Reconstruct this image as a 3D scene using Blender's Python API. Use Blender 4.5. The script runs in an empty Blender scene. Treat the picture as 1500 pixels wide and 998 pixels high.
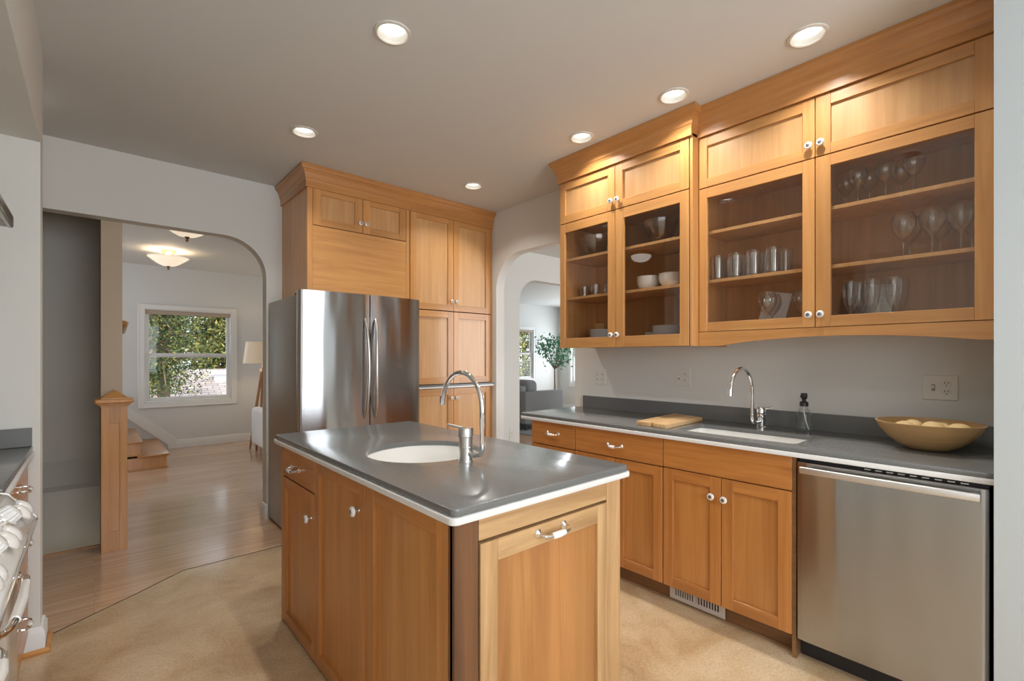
import bpy, bmesh, math, random
from mathutils import Vector, Matrix
random.seed(7)
C = bpy.context.scene.collection
sc = bpy.context.scene

# ------------------------------------------------------------------ camera, world, lights
HC = 1.32
cam_d = bpy.data.cameras.new('camera'); cam = bpy.data.objects.new('camera', cam_d); C.objects.link(cam)
cam_d.sensor_width = 36.0; cam_d.lens = 689.0/1500*36; cam_d.shift_y = 25.0/1500; cam_d.clip_start = 0.02
cam.location = (0, 0, HC); cam.rotation_euler = (math.pi/2, 0, -math.radians(41.62))
sc.camera = cam
sc.view_settings.view_transform = 'Standard'; sc.view_settings.look = 'None'
sc.view_settings.gamma = 1.0; sc.view_settings.use_curve_mapping = False
sc.view_settings.exposure = 0.46
sc.cycles.transparent_max_bounces = 48

w = bpy.data.worlds.new('world'); sc.world = w; w.use_nodes = True
bg = w.node_tree.nodes['Background']; bg.inputs[0].default_value = (0.80, 0.88, 1.0, 1); bg.inputs[1].default_value = 1.7

def area(name, loc, rot, sx, sy, power, col=(1,1,1), spread=180, shape='RECTANGLE'):
    l = bpy.data.lights.new(name, 'AREA'); l.shape = shape; l.size = sx
    if shape == 'RECTANGLE': l.size_y = sy
    l.energy = power; l.color = col; l.spread = math.radians(spread)
    o = bpy.data.objects.new(name, l); C.objects.link(o); o.location = loc; o.rotation_euler = rot
    return o
def point(name, loc, power, col, r=0.05):
    l = bpy.data.lights.new(name, 'POINT'); l.energy = power; l.color = col; l.shadow_soft_size = r
    o = bpy.data.objects.new(name, l); C.objects.link(o); o.location = loc; return o
DAY = (0.90, 0.95, 1.0)
H = math.pi/2
# daylight at window openings, plus two added fill lights and a stairwell lamp
area('daylight_front_window', (0.95, -2.25, 1.6), (H, 0, 0), 2.2, 1.5, 54, DAY)
area('daylight_left_window', (-0.90, -1.0, 1.6), (0, -H, 0), 1.2, 1.4, 3, DAY)
area('daylight_dining_window', (5.6, -1.05, 1.5), (H, 0, 0), 3.0, 1.7, 72, DAY)
area('hall_fill', (-2.45, 6.6, 1.5), (0, -H, 0), 1.4, 1.6, 13, DAY)  # added fill light on the hall side, no window known there
area('daylight_living_window', (9.14, 7.4, 1.35), (0, H, 0), 1.2, 1.0, 24, DAY)
area('living_side_fill', (9.14, 5.3, 1.45), (0, H, 0), 1.2, 1.3, 34, DAY)  # added fill to brighten the living room; its wall opening is made for it
area('stairwell_lamp', (-0.9, 4.9, -0.9), (math.radians(60), 0, math.radians(-60)), 0.4, 0.4, 3.5, (1, .97, .9))  # unseen lamp low in the stairwell, not a window
sun_l = bpy.data.lights.new('sun', 'SUN'); sun_l.energy = 2.0; sun_l.angle = 0.03; sun_l.color = (1, .96, .86)
sun = bpy.data.objects.new('sun', sun_l); C.objects.link(sun); sun.rotation_euler = (math.radians(38), math.radians(-18), 0)

# ------------------------------------------------------------------ helpers
WL = {}
class B:
    def __init__(s): s.bm = bmesh.new()
def _tag(b, faces, m):
    for f in faces: f.material_index = m
def box(b, x0, x1, y0, y1, z0, z1, m=0, bev=0.0, seg=1):
    if x0 > x1: x0, x1 = x1, x0
    if y0 > y1: y0, y1 = y1, y0
    t = bmesh.new()
    bmesh.ops.create_cube(t, size=1)
    for v in t.verts:
        v.co = Vector(((x0+x1)/2 + v.co.x*(x1-x0), (y0+y1)/2 + v.co.y*(y1-y0), (z0+z1)/2 + v.co.z*(z1-z0)))
    if bev > 0: bmesh.ops.bevel(t, geom=t.edges[:], offset=bev, segments=seg, affect='EDGES', profile=0.5)
    merge(b, t, m)
def merge(b, t, m=None):
    vm = {}
    for v in t.verts: vm[v] = b.bm.verts.new(v.co)
    for f in t.faces:
        try: nf = b.bm.faces.new([vm[v] for v in f.verts])
        except ValueError: continue
        nf.material_index = f.material_index if m is None else m
    t.free()
def prism(b, poly, plane, d0, d1, m=0, bev=0.0, seg=1):
    t = bmesh.new()
    def P(u, v, d):
        return (u, v, d) if plane == 'XY' else ((u, d, v) if plane == 'XZ' else (d, u, v))
    a = [t.verts.new(P(u, v, d0)) for u, v in poly]; c = [t.verts.new(P(u, v, d1)) for u, v in poly]
    n = len(poly)
    t.faces.new(a); t.faces.new(c[::-1])
    for i in range(n): t.faces.new([a[i], c[i], c[(i+1) % n], a[(i+1) % n]])
    bmesh.ops.recalc_face_normals(t, faces=t.faces[:])
    if bev > 0: bmesh.ops.bevel(t, geom=t.edges[:], offset=bev, segments=seg, affect='EDGES', profile=0.5)
    merge(b, t, m)
def frame_of(d):
    d = Vector(d).normalized()
    u = d.cross(Vector((0, 0, 1)))
    if u.length < 1e-4: u = Vector((1, 0, 0))
    u.normalize(); return d, u, d.cross(u)
def lathe(b, prof, o=(0, 0, 0), d=(0, 0, 1), m=0, seg=24, sx=1.0, sy=1.0):
    d, u, v = frame_of(d); o = Vector(o); t = bmesh.new(); rings = []
    for r, h in prof:
        if r < 1e-6: rings.append([t.verts.new(o + d*h)])
        else: rings.append([t.verts.new(o + d*h + u*(r*sx*math.cos(2*math.pi*i/seg)) + v*(r*sy*math.sin(2*math.pi*i/seg))) for i in range(seg)])
    for k in range(len(rings)-1):
        A, D = rings[k], rings[k+1]
        for i in range(seg):
            j = (i+1) % seg
            if len(A) == 1 and len(D) == 1: continue
            if len(A) == 1: t.faces.new([A[0], D[i], D[j]])
            elif len(D) == 1: t.faces.new([A[i], D[0], A[j]])
            else: t.faces.new([A[i], D[i], D[j], A[j]])
    bmesh.ops.recalc_face_normals(t, faces=t.faces[:])
    merge(b, t, m)
def cyl(b, p0, p1, r, m=0, seg=20, r1=None):
    p0, p1 = Vector(p0), Vector(p1); L = (p1-p0).length; r1 = r if r1 is None else r1
    lathe(b, [(0, 0), (r, 0), (r1, L), (0, L)], p0, p1-p0, m, seg)
def tube(b, pts, r, m=0, seg=12):
    pts = [Vector(p) for p in pts]; n = len(pts); rs = r if isinstance(r, (list, tuple)) else [r]*n
    t = bmesh.new(); rings = []; up = None
    for i, p in enumerate(pts):
        d = (pts[min(i+1, n-1)] - pts[max(i-1, 0)]).normalized()
        if up is None: _, up, _ = frame_of(d)
        up = (up - d*up.dot(d)).normalized(); v = d.cross(up)
        rings.append([t.verts.new(p + up*(rs[i]*math.cos(2*math.pi*k/seg)) + v*(rs[i]*math.sin(2*math.pi*k/seg))) for k in range(seg)])
    for i in range(n-1):
        for k in range(seg):
            j = (k+1) % seg; t.faces.new([rings[i][k], rings[i+1][k], rings[i+1][j], rings[i][j]])
    t.faces.new(rings[0]); t.faces.new(rings[-1][::-1])
    bmesh.ops.recalc_face_normals(t, faces=t.faces[:])
    merge(b, t, m)
def sphere(b, c, rx, ry, rz, m=0, u=20, v=12, bump=0):
    t = bmesh.new(); bmesh.ops.create_uvsphere(t, u_segments=u, v_segments=v, radius=1)
    for q in t.verts:
        k = 1 + (bump*math.sin(q.co.x*4+c[0]*9)*math.cos(q.co.y*3+c[1]*7) if bump else 0)
        q.co = Vector((c[0]+q.co.x*rx*k, c[1]+q.co.y*ry*k, c[2]+q.co.z*rz*k))
    merge(b, t, m)
def sweep(b, path, prof, m=0):
    """mouldings: prof = [(outward, z)], outward is to the left of travel; mitred corners"""
    n = len(path); P = [Vector((p[0], p[1])) for p in path]; offs = []
    for i in range(n):
        ns = []
        if i > 0: e = (P[i]-P[i-1]).normalized(); ns.append(Vector((-e.y, e.x)))
        if i < n-1: e = (P[i+1]-P[i]).normalized(); ns.append(Vector((-e.y, e.x)))
        if len(ns) == 2: q = (ns[0]+ns[1]); q = q/(1+ns[0].dot(ns[1]))
        else: q = ns[0]
        offs.append(q)
    t = bmesh.new(); rings = [[t.verts.new((P[i].x+offs[i].x*o, P[i].y+offs[i].y*o, z)) for o, z in prof] for i in range(n)]
    k = len(prof)
    for i in range(n-1):
        for j in range(k): t.faces.new([rings[i][j], rings[i+1][j], rings[i+1][(j+1) % k], rings[i][(j+1) % k]])
    t.faces.new(rings[0]); t.faces.new(rings[-1][::-1])
    bmesh.ops.recalc_face_normals(t, faces=t.faces[:])
    merge(b, t, m)
def arc(cx, cy, r, a0, a1, n=14, ry=None):
    ry = r if ry is None else ry
    return [(cx + r*math.cos(math.radians(a0+(a1-a0)*i/n)), cy + ry*math.sin(math.radians(a0+(a1-a0)*i/n))) for i in range(n+1)]
def obj(name, b, mats, parent=None, label=None, cat=None, group=None, kind=None, base=None, smooth=True, ang=35):
    bm = b.bm
    bm.normal_update()
    if smooth:
        ca = math.radians(ang)
        for f in bm.faces: f.smooth = True
        for e in bm.edges:
            if len(e.link_faces) == 2:
                if e.calc_face_angle(0) > ca: e.smooth = False
            else: e.smooth = True
    off = Vector((0, 0, 0))
    if parent is not None: off = WL[parent]
    elif base is not None: off = Vector(base)
    bmesh.ops.translate(bm, verts=bm.verts[:], vec=-off)
    me = bpy.data.meshes.new(name); bm.to_mesh(me); bm.free()
    for m in (mats if isinstance(mats, (list, tuple)) else [mats]): me.materials.append(m)
    o = bpy.data.objects.new(name, me); C.objects.link(o)
    if parent is not None: o.parent = parent
    else: o.location = off
    WL[o] = off.copy()
    if label: o['label'] = label
    if cat: o['category'] = cat
    if group: o['group'] = group
    if kind: o['kind'] = kind
    return o
def thing(name, label, cat, loc, group=None):
    o = bpy.data.objects.new(name, None); C.objects.link(o); o.location = loc; o.empty_display_size = 0.05
    o['label'] = label; o['category'] = cat
    if group: o['group'] = group
    WL[o] = Vector(loc); return o
def dup(root, loc, label, group=None, rz=None):
    r = root.copy(); C.objects.link(r); r.location = loc
    if rz is not None: r.rotation_euler.z = rz
    r['label'] = label
    if group: r['group'] = group
    for ch in [q for q in C.objects if q.parent == root]:
        c = ch.copy(); C.objects.link(c); c.parent = r
        for g in [q for q in C.objects if q.parent == ch]:
            d = g.copy(); C.objects.link(d); d.parent = c
    return r
def struct(name, b, mats, label=None, smooth=True):
    return obj(name, b, mats, kind='structure', label=label, smooth=smooth, base=(0, 0, 0))

# ------------------------------------------------------------------ materials
def mat(name, col, rough=0.5, metal=0.0, spec=0.5, coat=0.0, emit=None, estr=0.0, sss=0):
    m = bpy.data.materials.new(name); m.use_nodes = True; p = m.node_tree.nodes['Principled BSDF']
    p.inputs['Base Color'].default_value = (*col, 1); p.inputs['Roughness'].default_value = rough
    p.inputs['Metallic'].default_value = metal; p.inputs['Specular IOR Level'].default_value = spec
    p.inputs['Coat Weight'].default_value = coat; p.inputs['Coat Roughness'].default_value = 0.12
    if emit: p.inputs['Emission Color'].default_value = (*emit, 1); p.inputs['Emission Strength'].default_value = estr
    return m
def nodes(m): return m.node_tree.nodes, m.node_tree.links, m.node_tree.nodes['Principled BSDF']
def ramp(N, stops):
    r = N.new('ShaderNodeValToRGB'); cr = r.color_ramp
    while len(cr.elements) < len(stops): cr.elements.new(0.5)
    for e, (p, c) in zip(cr.elements, stops): e.position = p; e.color = (*c, 1)
    return r
def wood(name, dark, light, along='Z', rough=0.38, coat=0.35, var=0.16, gs=1.0, streak=0.0, hi=None):
    m = mat(name, light, rough, coat=coat); N, L, p = nodes(m)
    tc = N.new('ShaderNodeTexCoord'); gi = N.new('ShaderNodeNewGeometry')
    mp = N.new('ShaderNodeMapping'); s = {'X': (1.2, 22, 22), 'Y': (22, 1.2, 22), 'Z': (22, 22, 1.2), 'H': (1.4, 1.4, 24)}[along]
    mp.inputs['Scale'].default_value = tuple(q*gs for q in s)
    L.new(tc.outputs['Object'], mp.inputs['Vector'])
    ad = N.new('ShaderNodeVectorMath'); ad.operation = 'ADD'
    ml = N.new('ShaderNodeMath'); ml.operation = 'MULTIPLY'; ml.inputs[1].default_value = 40
    L.new(gi.outputs['Random Per Island'], ml.inputs[0]); L.new(mp.outputs[0], ad.inputs[0]); L.new(ml.outputs[0], ad.inputs[1])
    nz = N.new('ShaderNodeTexNoise'); nz.inputs['Scale'].default_value = 1.0; nz.inputs['Detail'].default_value = 5
    nz.inputs['Roughness'].default_value = 0.62; nz.inputs['Distortion'].default_value = 0.6
    L.new(ad.outputs[0], nz.inputs['Vector'])
    st = [(0.30, dark), (0.5, tuple((a+b_)/2 for a, b_ in zip(dark, light))), (0.68, light)]
    if hi: st.append((0.8, hi))
    r = ramp(N, st); L.new(nz.outputs[0], r.inputs[0])
    # slow figure + board to board tone
    n2 = N.new('ShaderNodeTexNoise'); n2.inputs['Scale'].default_value = 0.22; n2.inputs['Detail'].default_value = 2
    L.new(ad.outputs[0], n2.inputs['Vector'])
    hs = N.new('ShaderNodeHueSaturation'); L.new(r.outputs[0], hs.inputs['Color'])
    mr = N.new('ShaderNodeMapRange'); mr.inputs[3].default_value = 1-var; mr.inputs[4].default_value = 1+var
    L.new(gi.outputs['Random Per Island'], mr.inputs[0])
    m2 = N.new('ShaderNodeMapRange'); m2.inputs[1].default_value = .3; m2.inputs[2].default_value = .7
    m2.inputs[3].default_value = 0.92-streak; m2.inputs[4].default_value = 1.08+streak
    L.new(n2.outputs[0], m2.inputs[0])
    mm = N.new('ShaderNodeMath'); mm.operation = 'MULTIPLY'; L.new(mr.outputs[0], mm.inputs[0]); L.new(m2.outputs[0], mm.inputs[1])
    L.new(mm.outputs[0], hs.inputs['Value']); L.new(hs.outputs[0], p.inputs['Base Color'])
    return m
UD, UL = (0.50, 0.225, 0.066), (0.65, 0.325, 0.108)
M = {}
M['wv'] = wood('maple_vertical', UD, UL, 'Z'); M['wh'] = wood('maple_horizontal', UD, UL, 'H')
M['wp'] = wood('maple_panel', (0.56, 0.29, 0.11), (0.68, 0.385, 0.165), 'Z', var=.06)
M['crown'] = wood('crown_wood', (0.44, 0.185, 0.052), (0.56, 0.26, 0.082), 'H', var=.04)
M['wi'] = wood('cabinet_interior', (0.44, 0.20, 0.06), (0.58, 0.28, 0.10), 'Z', rough=.5, coat=.1, var=.05)
LD, LL = (0.40, 0.150, 0.034), (0.56, 0.235, 0.060)
M['lv'] = wood('honey_vertical', LD, LL, 'Z', var=.13); M['lh'] = wood('honey_horizontal', LD, LL, 'H', var=.10)
M['lp'] = wood('honey_panel', (0.46, 0.185, 0.043), (0.59, 0.262, 0.072), 'Z', var=.05)
M['ev'] = wood('weathered_vertical', (0.36, 0.19, 0.075), (0.66, 0.41, 0.19), 'Z', var=.12, gs=.8, streak=.1, hi=(.72, .5, .27))
M['eh'] = wood('weathered_horizontal', (0.36, 0.19, 0.075), (0.66, 0.41, 0.19), 'H', var=.1, gs=.8, streak=.1, hi=(.72, .5, .27))
M['ep'] = wood('weathered_panel', (0.34, 0.135, 0.036), (0.56, 0.26, 0.082), 'Z', var=.04, gs=.55, streak=.12)
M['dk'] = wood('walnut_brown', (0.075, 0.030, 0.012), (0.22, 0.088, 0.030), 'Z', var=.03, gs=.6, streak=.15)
M['nw'] = wood('newel_oak', (0.45, 0.19, 0.045), (0.60, 0.285, 0.082), 'Z', var=.07)
M['toe'] = wood('toe_kick_wood', (0.17, 0.08, 0.03), (0.26, 0.13, 0.05), 'H', var=.03)
M['board'] = wood('cutting_board_wood', (0.50, 0.28, 0.11), (0.72, 0.49, 0.26), 'X', rough=.55, coat=0, var=.14)
M['bowl'] = wood('bowl_wood', (0.48, 0.27, 0.10), (0.62, 0.39, 0.17), 'H', rough=.4, coat=.2, var=.03)
M['lampw'] = wood('lamp_leg_wood', (0.30, 0.13, 0.045), (0.46, 0.22, 0.08), 'Z', var=.03)
M['wall'] = mat('wall_paint', (0.71, 0.70, 0.655), .7, spec=.3)
M['wallb'] = mat('living_wall_paint', (0.70, 0.71, 0.70), .7, spec=.3)
M['wallshade'] = mat('wall_paint_shaded', (0.47, 0.50, 0.50), .7, spec=.3)  # same wall paint, dimmer cooler light on the stub wall put into the colour
M['tan'] = mat('tan_paint', (0.55, 0.44, 0.32), .7, spec=.3)
M['grayw'] = mat('stairwell_paint', (0.70, 0.665, 0.60), .7, spec=.3)
M['ceil'] = mat('ceiling_paint', (0.66, 0.66, 0.64), .8, spec=.2)
M['trim'] = mat('white_trim', (0.80, 0.80, 0.78), .4)
M['white'] = mat('white_ceramic', (0.82, 0.81, 0.78), .15, coat=.5)
M['sink'] = mat('white_sink', (0.84, 0.82, 0.78), .22, coat=.3)
M['plate'] = mat('cover_plate_plastic', (0.72, 0.69, 0.62), .35)
M['slot'] = mat('dark_slot', (0.03, 0.03, 0.03), .6)
M['chrome'] = mat('chrome', (0.86, 0.86, 0.86), .06, 1.0)
M['nickel'] = mat('satin_nickel', (0.62, 0.60, 0.57), .28, 1.0)
M['satin'] = mat('satin_bar', (0.72, 0.71, 0.69), .42, 1.0)
M['knobc'] = mat('knob_centre', (0.30, 0.29, 0.28), .35, .8)
M['bronze'] = mat('bronze', (0.22, 0.12, 0.06), .35, .8)
M['brass'] = mat('aged_brass', (0.60, 0.40, 0.25), .3, 1.0)
M['black'] = mat('black_plastic', (0.02, 0.02, 0.022), .4)
M['gap'] = mat('dark_gap', (0.03, 0.025, 0.02), .7)
M['band'] = mat('light_edge_band', (0.74, 0.73, 0.70), .25, coat=.4)
M['enamel'] = mat('white_enamel', (0.80, 0.79, 0.75), .14, coat=.6)
M['lens'] = mat('lamp_lens', (1, 1, 1), .4, emit=(1, 0.98, 0.95), estr=4.0)
M['can'] = mat('can_reflector', (0.45, 0.43, 0.38), .5)
M['ring'] = mat('can_trim', (0.66, 0.63, 0.56), .4)
M['sofa'] = mat('gray_fabric', (0.26, 0.27, 0.275), .9, spec=.2)
M['sofaw'] = mat('white_fabric', (0.78, 0.78, 0.77), .9, spec=.2)
M['leg'] = mat('dark_leg', (0.05, 0.045, 0.04), .5)
M['leaf'] = mat('olive_leaf', (0.07, 0.22, 0.12), .5)
M['leaf2'] = mat('conifer_leaf', (0.135, 0.14, 0.03), .7)
M['leaf3'] = mat('yellow_leaf', (0.33, 0.31, 0.075), .7)
M['leaf4'] = mat('dark_conifer', (0.045, 0.085, 0.035), .7)
M['bark'] = mat('bark', (0.20, 0.13, 0.085), .9)
M['rug'] = mat('gray_rug', (0.22, 0.22, 0.22), .95)
M['grass'] = mat('ground', (0.10, 0.13, 0.05), .95)
M['dish'] = mat('stoneware', (0.80, 0.80, 0.80), .2, coat=.3)
M['fruit'] = mat('pale_fruit', (0.72, 0.52, 0.25), .5)
M['blind'] = mat('blind_fabric', (0.47, 0.38, 0.30), .8)
M['tube'] = mat('pump_tube', (0.8, 0.8, 0.78), .4)
M['pot'] = mat('plant_pot', (0.5, 0.48, 0.45), .7)
M['register'] = mat('register_metal', (0.60, 0.56, 0.50), .4)
# translucent lamp shade and alabaster bowl
def glow(name, col, e, s):
    m = mat(name, col, .5, emit=e, estr=s); return m
M['alab'] = glow('alabaster_glass', (0.80, 0.72, 0.60), (1.0, 0.84, 0.64), 0.5)
M['shade'] = glow('lamp_shade_linen', (0.66, 0.55, 0.42), (1.0, 0.78, 0.52), 0.12)
def glassm(name, facing, tint=(1, 1, 1), rough=0.0, base=0.04):
    m = bpy.data.materials.new(name); m.use_nodes = True; N, L = m.node_tree.nodes, m.node_tree.links
    N.remove(N['Principled BSDF']); out = N['Material Output']
    tr = N.new('ShaderNodeBsdfTransparent'); tr.inputs[0].default_value = (*tint, 1)
    gl = N.new('ShaderNodeBsdfGlossy'); gl.inputs['Roughness'].default_value = rough
    lw = N.new('ShaderNodeLayerWeight'); lw.inputs[0].default_value = facing
    mr = N.new('ShaderNodeMapRange'); mr.inputs[3].default_value = base; mr.inputs[4].default_value = 1.0
    mx = N.new('ShaderNodeMixShader'); pw = N.new('ShaderNodeMath'); pw.operation = 'POWER'; pw.inputs[1].default_value = facing; lw.inputs[0].default_value = .5
    L.new(lw.outputs['Facing'], pw.inputs[0]); L.new(pw.outputs[0], mr.inputs[0]); L.new(mr.outputs[0], mx.inputs[0])
    L.new(tr.outputs[0], mx.inputs[1]); L.new(gl.outputs[0], mx.inputs[2]); L.new(mx.outputs[0], out.inputs[0])
    return m
M['pane'] = glassm('cabinet_glass', 5, (0.96, 0.95, 0.93), base=.055)
M['winglass'] = glassm('window_glass', 5, (0.97, 0.98, 0.98), base=.012)
M['glass'] = glassm('drinking_glass', 1.8, (0.975, 0.98, 0.985), base=.13)
M['glassb'] = glassm('bottle_glass', 3, (0.95, 0.965, 0.96), base=.05)
def steel(name, col, rough, aniso, rot=0.0, wob=0.0, tang='Z'):
    m = mat(name, col, rough, 1.0); N, L, p = nodes(m)
    p.inputs['Anisotropic'].default_value = aniso; p.inputs['Anisotropic Rotation'].default_value = rot
    tg = N.new('ShaderNodeTangent'); tg.direction_type = 'RADIAL'; tg.axis = tang; L.new(tg.outputs[0], p.inputs['Tangent'])
    tc = N.new('ShaderNodeTexCoord'); mp = N.new('ShaderNodeMapping'); mp.inputs['Scale'].default_value = (3, 3, 900)
    L.new(tc.outputs['Object'], mp.inputs[0]); nz = N.new('ShaderNodeTexNoise'); nz.inputs['Scale'].default_value = 1; nz.inputs['Detail'].default_value = 2
    L.new(mp.outputs[0], nz.inputs['Vector'])
    mr = N.new('ShaderNodeMapRange'); mr.inputs[3].default_value = rough-.01; mr.inputs[4].default_value = rough+.02; L.new(nz.outputs[0], mr.inputs[0]); L.new(mr.outputs[0], p.inputs['Roughness'])
    if wob:
        n2 = N.new('ShaderNodeTexNoise'); n2.inputs['Scale'].default_value = 2.2; n2.inputs['Detail'].default_value = 1
        m3 = N.new('ShaderNodeMapping'); m3.inputs['Scale'].default_value = (2.2, 2.2, .35); L.new(tc.outputs['Object'], m3.inputs[0]); L.new(m3.outputs[0], n2.inputs['Vector'])
        bp = N.new('ShaderNodeBump'); bp.inputs['Strength'].default_value = 1.0; bp.inputs['Distance'].default_value = wob
        L.new(n2.outputs[0], bp.inputs['Height']); L.new(bp.outputs[0], p.inputs['Normal'])
    return m
RT = 0.25
M['steel'] = steel('brushed_steel', (0.47, 0.47, 0.47), .18, .9, RT, .013)
M['steeld'] = steel('dishwasher_steel', (0.40, 0.41, 0.425), .19, .9, RT, .016)
M['steels'] = steel('fridge_side_steel', (0.45, 0.44, 0.42), .38, .5)
def stone():
    m = mat('gray_stone', (0.13, 0.13, 0.125), .2, coat=.25); N, L, p = nodes(m)
    tc = N.new('ShaderNodeTexCoord'); nz = N.new('ShaderNodeTexNoise'); nz.inputs['Scale'].default_value = 260; nz.inputs['Detail'].default_value = 2
    n2 = N.new('ShaderNodeTexNoise'); n2.inputs['Scale'].default_value = 6
    L.new(tc.outputs['Object'], nz.inputs['Vector']); L.new(tc.outputs['Object'], n2.inputs['Vector'])
    r = ramp(N, [(.3, (.135, .136, .132)), (.55, (.150, .151, .146)), (.75, (.170, .171, .165))]); L.new(nz.outputs[0], r.inputs[0])
    L.new(r.outputs[0], p.inputs['Base Color'])
    mr = N.new('ShaderNodeMapRange'); mr.inputs[3].default_value = .23; mr.inputs[4].default_value = .27; L.new(n2.outputs[0], mr.inputs[0]); L.new(mr.outputs[0], p.inputs['Roughness'])
    return m
M['stone'] = stone()
def lino():
    m = mat('tan_linoleum', (0.5, 0.36, 0.22), .32, coat=.4); N, L, p = nodes(m)
    tc = N.new('ShaderNodeTexCoord')
    n1 = N.new('ShaderNodeTexNoise'); n1.inputs['Scale'].default_value = 3.2; n1.inputs['Detail'].default_value = 7; n1.inputs['Roughness'].default_value = .62; n1.inputs['Distortion'].default_value = .5
    n2 = N.new('ShaderNodeTexNoise'); n2.inputs['Scale'].default_value = 85; n2.inputs['Detail'].default_value = 3
    for n in (n1, n2): L.new(tc.outputs['Object'], n.inputs['Vector'])
    r1 = ramp(N, [(.33, (.45, .295, .155)), (.52, (.565, .41, .245)), (.7, (.66, .52, .355))]); L.new(n1.outputs[0], r1.inputs[0])
    mx = N.new('ShaderNodeMixRGB'); mx.blend_type = 'MULTIPLY'; mx.inputs[0].default_value = .5
    r2 = ramp(N, [(.35, (.72, .68, .62)), (.6, (1.04, 1.03, 1.0))]); L.new(n2.outputs[0], r2.inputs[0])
    L.new(r1.outputs[0], mx.inputs[1]); L.new(r2.outputs[0], mx.inputs[2]); L.new(mx.outputs[0], p.inputs['Base Color'])
    return m
M['lino'] = lino()
def planks():
    m = mat('oak_strip_floor', (0.5, 0.33, 0.2), .24, coat=.6); N, L, p = nodes(m)
    tc = N.new('ShaderNodeTexCoord'); br = N.new('ShaderNodeTexBrick'); br.inputs['Scale'].default_value = 1
    br.inputs['Brick Width'].default_value = 1.1; br.inputs['Row Height'].default_value = .057; br.inputs['Mortar Size'].default_value = .0007
    br.inputs['Color1'].default_value = (.65, .42, .265, 1); br.inputs['Color2'].default_value = (.56, .345, .20, 1); br.inputs['Mortar'].default_value = (.30, .18, .10, 1); br.offset = .37
    L.new(tc.outputs['Object'], br.inputs['Vector'])
    mp = N.new('ShaderNodeMapping'); mp.inputs['Scale'].default_value = (1.6, 34, 1); L.new(tc.outputs['Object'], mp.inputs[0])
    nz = N.new('ShaderNodeTexNoise'); nz.inputs['Scale'].default_value = 1; nz.inputs['Detail'].default_value = 5; L.new(mp.outputs[0], nz.inputs['Vector'])
    r = ramp(N, [(.3, (.82, .80, .78)), (.65, (1.08, 1.08, 1.08))]); L.new(nz.outputs[0], r.inputs[0])
    mx = N.new('ShaderNodeMixRGB'); mx.blend_type = 'MULTIPLY'; mx.inputs[0].default_value = .8
    L.new(br.outputs[0], mx.inputs[1]); L.new(r.outputs[0], mx.inputs[2]); L.new(mx.outputs[0], p.inputs['Base Color'])
    return m
M['planks'] = planks()
def shingles():
    m = mat('shingles', (0.4, 0.33, 0.3), .9); N, L, p = nodes(m)
    tc = N.new('ShaderNodeTexCoord'); br = N.new('ShaderNodeTexBrick'); br.inputs['Scale'].default_value = 1
    br.inputs['Brick Width'].default_value = .3; br.inputs['Row Height'].default_value = .12; br.inputs['Mortar Size'].default_value = .008
    br.inputs['Color1'].default_value = (.50, .42, .38, 1); br.inputs['Color2'].default_value = (.36, .29, .26, 1); br.inputs['Mortar'].default_value = (.16, .12, .1, 1)
    L.new(tc.outputs['Object'], br.inputs['Vector']); L.new(br.outputs[0], p.inputs['Base Color']); return m
M['shingle'] = shingles()

def cut(o, cb):
    me = bpy.data.meshes.new('cutter'); bmesh.ops.recalc_face_normals(cb.bm, faces=cb.bm.faces[:]); cb.bm.to_mesh(me); cb.bm.free()
    k = bpy.data.objects.new('cutter', me); C.objects.link(k)
    k.location = (0, 0, 0) if o.parent is None else (0, 0, 0)
    off = WL[o]; me.transform(Matrix.Translation(-off)); k.location = off
    md = o.modifiers.new('cut', 'BOOLEAN'); md.operation = 'DIFFERENCE'; md.object = k; md.solver = 'EXACT'
    bpy.context.view_layer.update(); dg = bpy.context.evaluated_depsgraph_get(); dg.update()
    nm = bpy.data.meshes.new_from_object(o.evaluated_get(dg)); o.modifiers.clear(); old = o.data; o.data = nm; nm.name = old.name
    bpy.data.objects.remove(k); bpy.data.meshes.remove(me)

# ================================================================== THE SETTING
CZ = 2.74
CANS = [(0.975, 1.883), (2.351, 0.684), (2.347, 1.323), (2.347, 1.967), (0.988, 3.076), (2.339, 3.116), (0.98, 0.62)]
b = B(); prism(b, [(-2.5, -2.3), (3.04, -2.3), (3.04, 4.33), (-2.5, 4.33)], 'XY', CZ, CZ+.12)
cl = struct('ceiling', b, M['ceil'], smooth=False)
cb = B()
for x, y in CANS: cyl(cb, (x, y, CZ-.05), (x, y, CZ+.055), .066, seg=40)
cut(cl, cb)
b = B(); box(b, -2.5, 9.2, 4.33, 8.5, 2.63, 2.74); box(b, 3.04, 9.2, -1.2, 4.33, 2.63, 2.74)
struct('ceiling.001', b, M['wallb'], smooth=False)
b = B(); box(b, -.86, -.18, -2.2, 2.98, 2.285, CZ)
struct('ceiling.002', b, M['wall'], smooth=False)

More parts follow.
